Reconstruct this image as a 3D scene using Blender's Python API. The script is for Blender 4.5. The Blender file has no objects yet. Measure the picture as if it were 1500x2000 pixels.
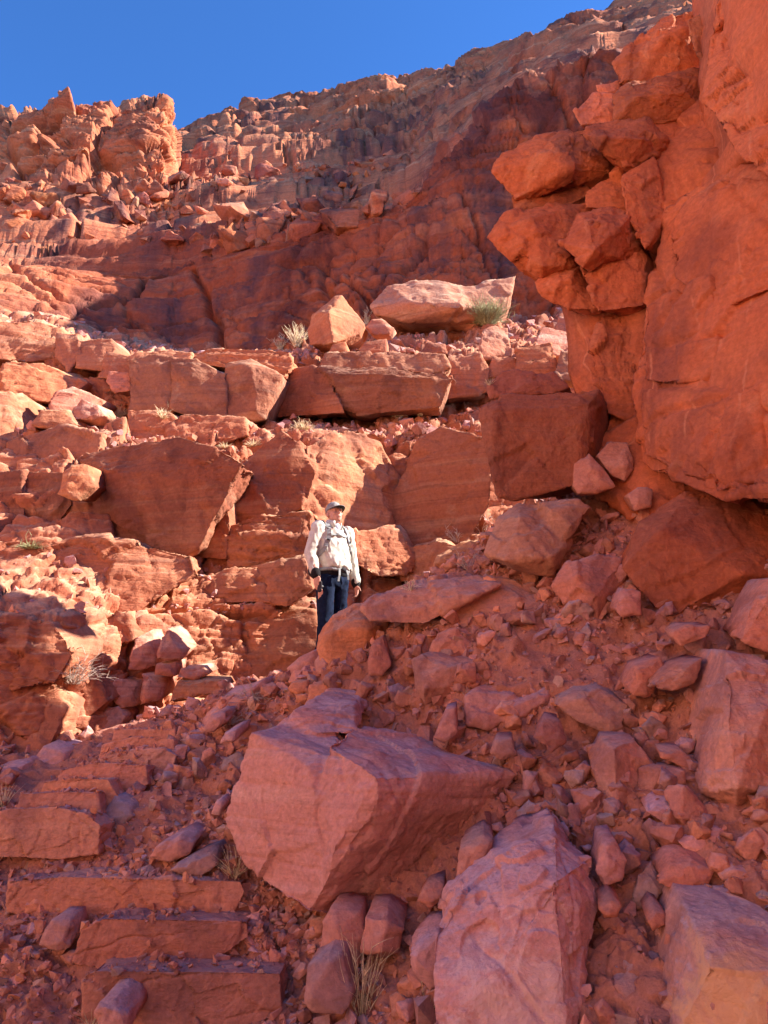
import bpy, bmesh, math, random
import numpy as np
from mathutils import Vector, Matrix
from mathutils.bvhtree import BVHTree

# ------------------------------------------------------------------ camera, sky, sun, exposure
SC = bpy.context.scene
COL = SC.collection
TAN_P = 0.30
PITCH = math.atan(TAN_P)
CAMZ = 1.6
FPX = 1500.0
SUN_ELEV = math.radians(36)
SUN_AZ = math.radians(-6)         # due right is 0; negative: turned a little away from the viewer

cam_data = bpy.data.cameras.new('camera')
cam_data.sensor_fit = 'VERTICAL'
cam_data.sensor_height = 36
cam_data.sensor_width = 27
cam_data.lens = 27.0
cam_data.clip_start = 0.05
cam_data.clip_end = 2000
cam = bpy.data.objects.new('camera', cam_data)
COL.objects.link(cam)
cam.location = (0, 0, CAMZ)
cam.rotation_euler = (math.pi / 2 + PITCH, 0, 0)
SC.camera = cam

S_DIR = Vector((math.cos(SUN_ELEV) * math.cos(SUN_AZ), -math.cos(SUN_ELEV) * math.sin(SUN_AZ), math.sin(SUN_ELEV)))
world = bpy.data.worlds.new('World')
SC.world = world
world.use_nodes = True
wn = world.node_tree.nodes
wl = world.node_tree.links
wn.clear()
sky = wn.new('ShaderNodeTexSky')
sky.sky_type = 'NISHITA'
sky.sun_disc = False
sky.sun_elevation = SUN_ELEV
sky.sun_rotation = math.atan2(S_DIR.x, S_DIR.y)
sky.altitude = 3000
sky.air_density = 0.75
sky.dust_density = 0.0
sky.ozone_density = 10.0
bg = wn.new('ShaderNodeBackground')
bg.inputs['Strength'].default_value = 0.096
wo = wn.new('ShaderNodeOutputWorld')
hsv = wn.new('ShaderNodeHueSaturation')          # the deep clear blue of high desert air
hsv.inputs['Saturation'].default_value = 1.06
wl.new(sky.outputs[0], hsv.inputs['Color'])
wl.new(hsv.outputs[0], bg.inputs['Color'])
wl.new(bg.outputs[0], wo.inputs['Surface'])

sun_data = bpy.data.lights.new('sun', 'SUN')
sun_data.energy = 3.3
sun_data.angle = math.radians(0.6)
sun_data.color = (1.0, 0.95, 0.87)
sun = bpy.data.objects.new('sun', sun_data)
COL.objects.link(sun)
sun.rotation_euler = S_DIR.to_track_quat('Z', 'Y').to_euler()

vs = SC.view_settings
vs.view_transform = 'Standard'
vs.look = 'None'
vs.gamma = 1.0
vs.exposure = 2.32
vs.use_curve_mapping = False
SC.cycles.max_bounces = 6
SC.cycles.diffuse_bounces = 3

# ------------------------------------------------------------------ geometry helpers
CP, SP = math.cos(PITCH), math.sin(PITCH)


def at(u, v, Y):
    """the point of the place that stands Y metres ahead in the direction (u, v)"""
    a = (u - 750) / FPX
    b = (1000 - v) / FPX
    t = Y / (CP - b * SP)
    return (t * a, Y, CAMZ + t * (SP + b * CP))


def px(Y):
    """metres per photograph pixel about Y metres ahead"""
    return Y * 1.05 / FPX


def hsh(ix, iy, iz, seed):
    ix = ix.astype(np.int64); iy = iy.astype(np.int64); iz = iz.astype(np.int64)
    h = (ix * 374761393 + iy * 668265263 + iz * 2147483647 + seed * 1274126177) & 0xFFFFFFFF
    h = ((h ^ (h >> 13)) * 1274126177) & 0xFFFFFFFF
    h = ((h ^ (h >> 16)) * 2246822519) & 0xFFFFFFFF
    h = h ^ (h >> 15)
    return (h & 0xFFFFFF).astype(np.float64) / 0xFFFFFF


def vnoise(p, seed=0):
    p = p.astype(np.float32)
    i = np.floor(p); f = p - i
    f = f * f * (3 - 2 * f)
    bi = i.astype(np.int64)
    r = 0
    for dx in (0, 1):
        wx = f[:, 0] if dx else 1 - f[:, 0]
        for dy in (0, 1):
            wy = f[:, 1] if dy else 1 - f[:, 1]
            for dz in (0, 1):
                wz = f[:, 2] if dz else 1 - f[:, 2]
                h = (bi[:, 0] + dx) * np.int64(374761393) + (bi[:, 1] + dy) * np.int64(668265263) + (bi[:, 2] + dz) * np.int64(1440662683) + np.int64(seed * 97531 + 777)
                h = (h ^ (h >> 15)) * np.int64(2246822519) & np.int64(0x7FFFFFFFFFFF)
                h = (h ^ (h >> 13)) * np.int64(3266489917)
                r = r + wx * wy * wz * (((h >> 20) & 4095).astype(np.float32) / 4095)
    return r.astype(np.float64) - 0.5


def fbm(p, octv=4, seed=0, gain=0.5):
    r = 0; a = 1.0
    for k in range(octv):
        r = r + a * vnoise(p, seed + k * 17)
        p = p * 2.03 + 5.17
        a *= gain
    return r


def cells(p, seed=0, tilt=0.8):
    """broken-block noise: every Voronoi cell is a plane of its own height and tilt; also returns the gap to the next cell"""
    p = p.astype(np.float32)
    b0 = np.floor(p - 0.5)
    n = len(p)
    f1 = np.full(n, 9.0, np.float32); f2 = np.full(n, 9.0, np.float32); val = np.zeros(n, np.float32); hid = np.zeros(n, np.float32)
    bi = b0.astype(np.int64)
    M1, M2, M3 = np.int64(374761393), np.int64(668265263), np.int64(1440662683)
    for dx in (0, 1):
        for dy in (0, 1):
            for dz in (0, 1):
                h = (bi[:, 0] + dx) * M1 + (bi[:, 1] + dy) * M2 + (bi[:, 2] + dz) * M3 + np.int64(seed * 97531 + 12345)
                h = (h ^ (h >> 15)) * np.int64(2246822519) & np.int64(0x7FFFFFFFFFFF)
                h = (h ^ (h >> 13)) * np.int64(3266489917) & np.int64(0x7FFFFFFFFFFFFF)
                h = h ^ (h >> 21)
                a = (h & 255).astype(np.float32) / 255; b = ((h >> 8) & 255).astype(np.float32) / 255; c = ((h >> 16) & 255).astype(np.float32) / 255
                qx = p[:, 0] - (b0[:, 0] + dx + 0.15 + 0.7 * a); qy = p[:, 1] - (b0[:, 1] + dy + 0.15 + 0.7 * b); qz = p[:, 2] - (b0[:, 2] + dz + 0.15 + 0.7 * c)
                d = np.sqrt(qx * qx + qy * qy + qz * qz)
                near = d < f1
                f2 = np.where(near, f1, np.minimum(f2, d))
                e = ((h >> 24) & 255).astype(np.float32) / 255
                g1 = ((h >> 28) & 15).astype(np.float32) / 15 - 0.5; g2 = ((h >> 4) & 15).astype(np.float32) / 15 - 0.5; g3 = ((h >> 12) & 15).astype(np.float32) / 15 - 0.5
                v = e - 0.5 + tilt * 2 * (g1 * qx + g2 * qy + g3 * qz)
                val = np.where(near, v, val)
                hid = np.where(near, e, hid)
                f1 = np.where(near, d, f1)
    return val.astype(np.float64), (f2 - f1).astype(np.float64), hid


def new_mesh(name, V, F, smooth=True):
    me = bpy.data.meshes.new(name)
    me.from_pydata([tuple(x) for x in V] if not isinstance(V, np.ndarray) else V.tolist(), [], F if isinstance(F, list) else F.tolist())
    if smooth:
        me.polygons.foreach_set('use_smooth', np.ones(len(me.polygons), dtype=bool))
    me.update()
    return me


def link(name, me, mat, parent=None, color=None):
    o = bpy.data.objects.new(name, me)
    COL.objects.link(o)
    if mat is not None and len(me.materials) == 0:
        me.materials.append(mat)
    if color is not None:
        o.color = (*color, 1)
    if parent is not None:
        o.parent = parent
    return o


def tag(o, label=None, cat=None, group=None, kind=None):
    if label: o['label'] = label
    if cat: o['category'] = cat
    if group: o['group'] = group
    if kind: o['kind'] = kind
    return o


def hull_mesh(groups):
    """closed convex pieces, one for each list of points, in one mesh"""
    V = []; F = []
    for pts in groups:
        bm = bmesh.new()
        for p in pts:
            bm.verts.new(p)
        bmesh.ops.convex_hull(bm, input=list(bm.verts))
        loose = [v for v in bm.verts if not v.link_faces]
        bmesh.ops.delete(bm, geom=loose, context='VERTS')
        bmesh.ops.recalc_face_normals(bm, faces=list(bm.faces))
        bm.verts.index_update()
        k = len(V)
        V += [tuple(v.co) for v in bm.verts]
        F += [[k + v.index for v in f.verts] for f in bm.faces]
        bm.free()
    me = bpy.data.meshes.new('hull')
    me.from_pydata(V, [], F)
    me.update()
    return me


def refine(me, L, y_front=None, back=5.0):
    """split every edge longer than L (coarser behind y_front): flat faces and sharp edges stay as they are"""
    me.calc_loop_triangles()
    T = np.empty(len(me.loop_triangles) * 3, dtype=np.int64); me.loop_triangles.foreach_get('vertices', T); T = T.reshape(-1, 3)
    V = verts_np(me)
    rs = np.random.default_rng(len(T))
    for _ in range(16):
        E = np.sort(np.concatenate([T[:, [0, 1]], T[:, [1, 2]], T[:, [2, 0]]]), axis=1)
        key = E[:, 0] * (len(V) + 1) + E[:, 1]
        uk, inv = np.unique(key, return_inverse=True)
        ea = uk // (len(V) + 1); eb = uk % (len(V) + 1)
        ln = np.linalg.norm(V[ea] - V[eb], axis=1)
        lim = np.full(len(uk), L)
        if y_front is not None:
            lim = np.where((V[ea, 1] + V[eb, 1]) / 2 > y_front, L * back, L)
        sp = ln > lim
        if not sp.any():
            break
        mid = np.full(len(uk), -1); mid[sp] = len(V) + np.arange(sp.sum())
        f = rs.uniform(0.42, 0.58, (sp.sum(), 1))
        V = np.concatenate([V, V[ea[sp]] * f + V[eb[sp]] * (1 - f)])
        n = len(T)
        m = np.stack([mid[inv[:n]], mid[inv[n:2 * n]], mid[inv[2 * n:]]], 1)
        lt = np.stack([ln[inv[:n]], ln[inv[n:2 * n]], ln[inv[2 * n:]]], 1)
        # split each triangle at its longest marked edge only: keeps the pieces well shaped
        lt = np.where(m >= 0, lt, -1)
        c = (m >= 0).sum(1)
        out = [T[c == 0]]
        for case in (1, 2, 3):
            idx = np.nonzero(c == case)[0]
            if not len(idx): continue
            t = T[idx]; mm = m[idx]
            if case == 3:
                a, b, d = mm[:, 0], mm[:, 1], mm[:, 2]
                out += [np.stack([t[:, 0], a, d], 1), np.stack([a, t[:, 1], b], 1), np.stack([d, b, t[:, 2]], 1), np.stack([a, b, d], 1)]
            else:
                if case == 1: k = mm.argmax(1)
                else: k = (mm.argmin(1) + 1) % 3          # the two marked edges are k and k+1
                r = np.arange(len(idx))
                t0, t1, t2 = t[r, k], t[r, (k + 1) % 3], t[r, (k + 2) % 3]
                ma = mm[r, k]
                if case == 1:
                    out += [np.stack([t0, ma, t2], 1), np.stack([ma, t1, t2], 1)]
                else:
                    mb = mm[r, (k + 1) % 3]
                    out += [np.stack([ma, t1, mb], 1), np.stack([t0, ma, mb], 1), np.stack([t0, mb, t2], 1)]
        T = np.concatenate(out)
    r = bpy.data.meshes.new('rock')
    r.from_pydata(V.tolist(), [], T.tolist())
    r.update()
    bpy.data.meshes.remove(me)
    return r


def remesh(me, voxel):
    o = bpy.data.objects.new('tmp', me)
    COL.objects.link(o)
    m = o.modifiers.new('r', 'REMESH')
    m.mode = 'VOXEL'
    m.voxel_size = voxel
    m.adaptivity = 0.0
    dg = bpy.context.evaluated_depsgraph_get()
    r = bpy.data.meshes.new_from_object(o.evaluated_get(dg))
    bpy.data.objects.remove(o)
    bpy.data.meshes.remove(me)
    return r


def verts_np(me):
    V = np.empty(len(me.vertices) * 3); me.vertices.foreach_get('co', V)
    return V.reshape(-1, 3)


def norms_np(me):
    N = np.empty(len(me.vertices) * 3); me.vertex_normals.foreach_get('vector', N)
    return N.reshape(-1, 3)


def set_verts(me, V):
    me.vertices.foreach_set('co', V.ravel())
    me.polygons.foreach_set('use_smooth', np.ones(len(me.polygons), dtype=bool))
    me.update()


def roughen(me, size, seed, chip=1.0, bed=0.0, bed_n=(0.05, 0.05, 1), fine=1.0, crack=0.0, flake=0.35, crack_w=0.011):
    """break the flat faces of a rock: chipped planes in two sizes, bedding ledges, fine grain"""
    V = verts_np(me); N = norms_np(me)
    w = V + 0.10 * size * np.stack([vnoise(V / (0.3 * size) + 11 * k, seed + k) for k in range(3)], 1)
    a, g1, _ = cells(w / (0.55 * size), seed, 0.9)
    b, g2, _ = cells(w / (0.20 * size), seed + 31, 1.0)
    c, g3, _ = cells(w / (0.075 * size), seed + 57, 1.0)
    keep = np.clip(vnoise(V / (0.35 * size), seed + 7) * 3 + 0.55, 0.1, 1)
    keep2 = np.clip(vnoise(V / (0.28 * size), seed + 9) * 4 + 0.3, 0.0, 1)
    d = chip * size * (0.060 * a + 0.024 * b * keep + 0.012 * c * keep2)
    e_, g4, _ = cells(w / (0.034 * size), seed + 83, 1.0)
    d += chip * size * 0.0055 * e_ * np.clip(vnoise(V / (0.2 * size), seed + 91) * 4 + 0.45, 0, 1)
    d += 0.02 * size * fine * fbm(V / (0.16 * size), 5, seed + 3, 0.55)
    if bed:
        n = np.array(bed_n); n = n / np.linalg.norm(n)
        h = V @ n + 0.05 * size * vnoise(V / (0.5 * size), seed + 5)
        for th, am in ((0.13 * size, 1.0), (0.05 * size, 0.5)):
            k = np.floor(h / th); f = h / th - k
            kk = np.stack([k, np.floor((V[:, 0] + V[:, 1]) / (1.2 * size) + 3.3 * hsh(k, k, k, seed)), k], 1)
            r = hsh(kk[:, 0], kk[:, 1], kk[:, 2], seed + 8)
            side = 1 - np.abs(N @ n)
            d += bed * am * size * 0.05 * side * (r - 0.5 - 0.8 * np.exp(-((f - 0.02) / 0.06) ** 2))
    if flake:
        t = fbm(w / (0.42 * size) + 3.3, 3, seed + 21, 0.48) * 5.0
        k = np.floor(t); f = t - k
        d += flake * size * 0.016 * (k + np.clip((f - 0.93) / 0.07, 0, 1)) * np.clip(vnoise(V / (0.5 * size) + 7, seed + 23) * 5 + 0.4, 0, 1)
    if crack:
        rs = random.Random(seed)
        for k in range(4):
            n = Vector((rs.uniform(-1, 1), rs.uniform(-0.5, 0.5), rs.uniform(-1, 1))).normalized()
            t = (V @ np.array(n)) / (0.62 * size) + 0.22 * fbm(V / (0.5 * size), 4, seed + 70 + k)
            on = np.clip(vnoise(V / (0.45 * size) + 5, seed + 80 + k) * 7 - 0.3, 0, 1)
            gq = np.abs(t - np.round(t)) * 0.62
            d -= crack * size * 0.028 * on * np.exp(-(gq / crack_w) ** 2)
    set_verts(me, V + N * d[:, None])
    return me


def grid_faces(nr, nc):
    i = np.arange(nr * nc).reshape(nr, nc)
    return np.stack([i[:-1, :-1], i[:-1, 1:], i[1:, 1:], i[1:, :-1]], -1).reshape(-1, 4)


def sheet(ctrl, nrows, ncols, smooth_u=True):
    """loft a control net (rows x columns of points) into a dense grid of points"""
    P = np.array(ctrl, float)
    R, C, _ = P.shape
    # along columns
    tc = np.linspace(0, C - 1, ncols); ic = np.minimum(tc.astype(int), C - 2); fc = tc - ic
    if smooth_u:
        fc = fc * 0.4 + 0.6 * fc * fc * (3 - 2 * fc)
    Q = P[:, ic] * (1 - fc)[None, :, None] + P[:, ic + 1] * fc[None, :, None]
    seg = []
    for r in range(R - 1):
        k = nrows[r]
        for j in range(k):
            f = j / k
            seg.append(Q[r] * (1 - f) + Q[r + 1] * f)
    seg.append(Q[-1])
    return np.array(seg)


def grid_normals(G):
    du = np.gradient(G, axis=1); dv = np.gradient(G, axis=0)
    n = np.cross(du, dv)
    for _ in range(10):
        n[1:-1] = (n[:-2] + n[1:-1] * 2 + n[2:]) / 4
        n[:, 1:-1] = (n[:, :-2] + n[:, 1:-1] * 2 + n[:, 2:]) / 4
    return n / (np.linalg.norm(n, axis=2, keepdims=True) + 1e-9)


def crag(P, seed, scales, flat=0.62, amp=0.2, dip=(0.06, 0.0), wide=1.0):
    """cliff relief: blocks parted along beds and joints, in several sizes"""
    Y = np.maximum(P[:, 1], 3)
    q = P.copy()
    q[:, 2] = q[:, 2] - dip[0] * q[:, 0] - dip[1] * q[:, 1]
    q += np.stack([vnoise(P / 1.7 + 3.1 * k, seed + k) for k in range(3)], 1) * 0.35
    d = np.zeros(len(P))
    for s, L in enumerate(scales):
        w = np.clip(1.6 - L / (0.13 * Y), 0, 1) * np.clip((L / Y - 0.005) / 0.006, 0, 1)
        if w.max() <= 0:
            continue
        m = np.nonzero(w > 0)[0]
        qq = q[m] / L
        qq[:, 2] /= flat
        qq[:, 0] /= wide
        c, g, h = cells(qq, seed + 100 * s, 0.75)
        var = np.clip(0.75 + 1.6 * vnoise(P[m] / (3.0 * L), seed + 5 + s), 0.15, 1.5)
        d[m] += w[m] * amp * L * var * (c - 0.75 * np.exp(-(g / 0.06) ** 2))
    return d


def pip(poly, x, y):
    c = False
    n = len(poly)
    for i in range(n):
        x1, y1 = poly[i]; x2, y2 = poly[i - 1]
        if (y1 > y) != (y2 > y) and x < (x2 - x1) * (y - y1) / (y2 - y1) + x1:
            c = not c
    return c
# ------------------------------------------------------------------ materials
def N(nt, t, **kw):
    n = nt.nodes.new(t)
    for k, v in kw.items():
        setattr(n, k, v)
    return n


def mixc(nt, fac, a, b, blend='MIX'):
    n = nt.nodes.new('ShaderNodeMix'); n.data_type = 'RGBA'; n.blend_type = blend
    for sock, val in ((n.inputs[0], fac), (n.inputs[6], a), (n.inputs[7], b)):
        if hasattr(val, 'is_linked'):
            nt.links.new(val, sock)
        elif isinstance(val, (int, float)):
            sock.default_value = val
        else:
            sock.default_value = (*val, 1)
    return n.outputs[2]


def noise(nt, vec, scale, detail=5, rough=0.55, dist=0.0):
    n = N(nt, 'ShaderNodeTexNoise')
    n.inputs['Scale'].default_value = scale
    n.inputs['Detail'].default_value = detail
    n.inputs['Roughness'].default_value = rough
    n.inputs['Distortion'].default_value = dist
    nt.links.new(vec, n.inputs['Vector'])
    return n.outputs[0]


def ramp(nt, val, lo, hi, a=0.0, b=1.0):
    n = N(nt, 'ShaderNodeMapRange', interpolation_type='SMOOTHSTEP')
    n.inputs[1].default_value = lo; n.inputs[2].default_value = hi
    n.inputs[3].default_value = a; n.inputs[4].default_value = b
    nt.links.new(val, n.inputs[0])
    return n.outputs[0]


def mapping(nt, vec, scale=(1, 1, 1), rot=(0, 0, 0), loc=(0, 0, 0)):
    n = N(nt, 'ShaderNodeMapping')
    n.inputs['Scale'].default_value = scale
    n.inputs['Rotation'].default_value = rot
    n.inputs['Location'].default_value = loc
    nt.links.new(vec, n.inputs['Vector'])
    return n.outputs[0]


def math_n(nt, op, a, b):
    n = N(nt, 'ShaderNodeMath', operation=op)
    for s, v in ((n.inputs[0], a), (n.inputs[1], b)):
        if hasattr(v, 'is_linked'): nt.links.new(v, s)
        else: s.default_value = v
    return n.outputs[0]


def sandstone(name, red, orange, varnish, pale, dust_light, scale=1.0, var_amt=0.5, pale_amt=0.5, dust_light_amt=0.5, streak=0.0,
              bump=1.0, bedding=0.4, veins=0.0, bed_rot=(0.05, -0.08, 0)):
    m = bpy.data.materials.new(name)
    m.use_nodes = True
    nt = m.node_tree
    nt.nodes.clear()
    geo = N(nt, 'ShaderNodeNewGeometry')
    pos = geo.outputs['Position']
    oi = N(nt, 'ShaderNodeObjectInfo')
    out = N(nt, 'ShaderNodeOutputMaterial')
    bs = N(nt, 'ShaderNodeBsdfPrincipled')
    bs.inputs['Roughness'].default_value = 0.95
    bs.inputs['Specular IOR Level'].default_value = 0.12
    nt.links.new(bs.outputs[0], out.inputs[0])
    big = noise(nt, pos, 0.45 * scale, 4, 0.6, 0.4)
    c = mixc(nt, ramp(nt, big, 0.36, 0.64), red, orange)
    # bedding tint
    bv = mapping(nt, pos, (0.35 * scale, 0.35 * scale, 7 * scale), bed_rot)
    bd = noise(nt, bv, 1.0, 4, 0.6, 0.3)
    c = mixc(nt, ramp(nt, bd, 0.50, 0.72, 0, bedding), c, pale)
    bd2 = noise(nt, mapping(nt, pos, (0.5 * scale, 0.5 * scale, 15 * scale), bed_rot, (3, 7, 1)), 1.0, 3, 0.6)
    c = mixc(nt, ramp(nt, bd2, 0.52, 0.7, 0, bedding * 0.8), c, varnish)
    # pale bruises
    pl = noise(nt, pos, 1.7 * scale, 6, 0.68, 0.8)
    c = mixc(nt, ramp(nt, pl, 0.57, 0.70, 0, pale_amt), c, pale)
    # dark patina in patches with a shape of their own
    vn = noise(nt, mapping(nt, pos, (1, 1, 0.6), (0, 0, 0), (9, 2, 4)), 0.9 * scale, 5, 0.62, 0.7)
    c = mixc(nt, ramp(nt, vn, 0.50, 0.66, 0, var_amt), c, varnish)
    if streak:
        sv = noise(nt, mapping(nt, pos, (1.1 * scale, 1.1 * scale, 0.10 * scale)), 1.0, 5, 0.6, 0.2)
        sm = noise(nt, pos, 0.12 * scale, 3, 0.5)
        k = math_n(nt, 'MULTIPLY', ramp(nt, sv, 0.47, 0.62), ramp(nt, sm, 0.40, 0.58, 0, streak))
        c = mixc(nt, k, c, (0.10, 0.045, 0.045))
    if veins:
        # thin pale seams, nearly upright
        v1 = N(nt, 'ShaderNodeTexWave', wave_type='BANDS', bands_direction='Y')
        v1.inputs['Scale'].default_value = 0.75
        v1.inputs['Distortion'].default_value = 3.2
        v1.inputs['Detail'].default_value = 4
        v1.inputs['Detail Scale'].default_value = 0.9
        nt.links.new(mapping(nt, pos, (1, 1, 0.5), (0.22, 0.1, 0)), v1.inputs['Vector'])
        k = math_n(nt, 'MULTIPLY', ramp(nt, v1.outputs['Fac'], 0.990, 0.999, 0, veins), ramp(nt, noise(nt, pos, 1.3, 4, 0.6), 0.45, 0.6))
        c = mixc(nt, k, c, (0.66, 0.25, 0.12))
    # dust tints what faces up; on ledges and cliffs also paints sunlit tops
    sep = N(nt, 'ShaderNodeSeparateXYZ'); nt.links.new(geo.outputs['Normal'], sep.inputs[0])
    up = ramp(nt, sep.outputs[2], 0.45, 0.92, 0, dust_light_amt)
    dn = math_n(nt, 'MULTIPLY', up, ramp(nt, noise(nt, pos, 3.0 * scale, 5, 0.6), 0.30, 0.62))
    c = mixc(nt, dn, c, dust_light)
    # grain
    g = noise(nt, pos, 26 * scale, 4, 0.7)
    c = mixc(nt, 0.45, c, ramp_col(nt, g, (0.6, 0.58, 0.58), (1.38, 1.38, 1.38)), 'MULTIPLY')
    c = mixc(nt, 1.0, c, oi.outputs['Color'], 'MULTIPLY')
    nt.links.new(c, bs.inputs['Base Color'])
    # relief
    h1 = noise(nt, pos, 5 * scale, 9, 0.66, 0.3)
    hs = h1
    if bedding > 0.1:
        h3 = noise(nt, mapping(nt, pos, (1.2 * scale, 1.2 * scale, 14 * scale), bed_rot), 1.0, 4, 0.65, 0.2)
        hs = math_n(nt, 'ADD', h1, math_n(nt, 'MULTIPLY', h3, 0.9 * bedding))
    bp = N(nt, 'ShaderNodeBump')
    bp.inputs['Strength'].default_value = 0.75
    bp.inputs['Distance'].default_value = 0.055 * bump / scale
    nt.links.new(hs, bp.inputs['Height'])
    nt.links.new(bp.outputs[0], bs.inputs['Normal'])
    return m


def ramp_col(nt, val, a, b):
    n = N(nt, 'ShaderNodeValToRGB')
    n.color_ramp.elements[0].position = 0.3; n.color_ramp.elements[0].color = (*a, 1)
    n.color_ramp.elements[1].position = 0.7; n.color_ramp.elements[1].color = (*b, 1)
    nt.links.new(val, n.inputs[0])
    return n.outputs[0]


def plain(name, col, rough=0.8, spec=0.2, nscale=0, namt=0.25, bump=0, bscale=60):
    m = bpy.data.materials.new(name)
    m.use_nodes = True
    nt = m.node_tree
    bs = nt.nodes['Principled BSDF']
    bs.inputs['Roughness'].default_value = rough
    bs.inputs['Specular IOR Level'].default_value = spec
    geo = N(nt, 'ShaderNodeNewGeometry')
    oi = N(nt, 'ShaderNodeObjectInfo')
    f = ramp(nt, noise(nt, geo.outputs['Position'], nscale or 20, 5, 0.6), 0.3, 0.7, 1 - namt, 1 + namt)
    c = mixc(nt, 1.0, col, f, 'MULTIPLY')
    c = mixc(nt, 1.0, c, oi.outputs['Color'], 'MULTIPLY')
    nt.links.new(c, bs.inputs['Base Color'])
    if bump:
        bp = N(nt, 'ShaderNodeBump'); bp.inputs['Distance'].default_value = bump
        nt.links.new(noise(nt, geo.outputs['Position'], bscale, 5, 0.65), bp.inputs['Height'])
        nt.links.new(bp.outputs[0], bs.inputs['Normal'])
    return m


M_FAR = sandstone('far_cliff_sandstone', (0.46, 0.13, 0.062), (0.53, 0.175, 0.08), (0.17, 0.047, 0.032), (0.61, 0.30, 0.16), (0.57, 0.23, 0.115),
                  scale=0.4, var_amt=0.75, pale_amt=0.35, dust_light_amt=0.45, streak=0.8, bump=1.3, bedding=0.75)
M_MID = sandstone('ledge_sandstone', (0.41, 0.132, 0.070), (0.48, 0.175, 0.090), (0.20, 0.070, 0.050), (0.60, 0.34, 0.21), (0.62, 0.34, 0.20),
                  scale=0.9, var_amt=0.65, pale_amt=0.4, dust_light_amt=0.85, bump=1.1, bedding=0.5)  # darker faces and pale tops put sun and shade into the colour
M_WALL = sandstone('wall_sandstone', (0.56, 0.145, 0.06), (0.61, 0.18, 0.075), (0.36, 0.095, 0.046), (0.65, 0.25, 0.125), (0.56, 0.20, 0.10),
                   scale=0.8, var_amt=0.75, pale_amt=0.5, dust_light_amt=0.35, bump=1.1, bedding=0.22, veins=0.55, streak=0.5, bed_rot=(0.2, -0.35, 0))
M_ROCK = sandstone('boulder_sandstone', (0.53, 0.215, 0.16), (0.57, 0.23, 0.15), (0.29, 0.125, 0.11), (0.64, 0.35, 0.28), (0.45, 0.29, 0.28),
                   scale=1.2, var_amt=0.72, pale_amt=0.5, dust_light_amt=0.75, bump=1.15, bedding=0.32, bed_rot=(0.25, -0.2, 0))
M_DIRT = sandstone('red_dirt', (0.42, 0.17, 0.115), (0.48, 0.195, 0.125), (0.29, 0.115, 0.08), (0.56, 0.29, 0.21), (0.45, 0.23, 0.18),
                   scale=2.2, var_amt=0.4, pale_amt=0.3, dust_light_amt=0.3, bump=1.6, bedding=0.0)

M_VARN_SHADE = sandstone('varnished_shade_sandstone', (0.30, 0.075, 0.036), (0.37, 0.10, 0.045), (0.10, 0.028, 0.022), (0.52, 0.22, 0.12), (0.50, 0.20, 0.11),
                   scale=0.4, var_amt=0.85, pale_amt=0.25, dust_light_amt=0.4, streak=0.95, bump=1.0, bedding=0.4)  # desert varnish, darkened further to paint in the shadow on the dark wall

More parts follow.
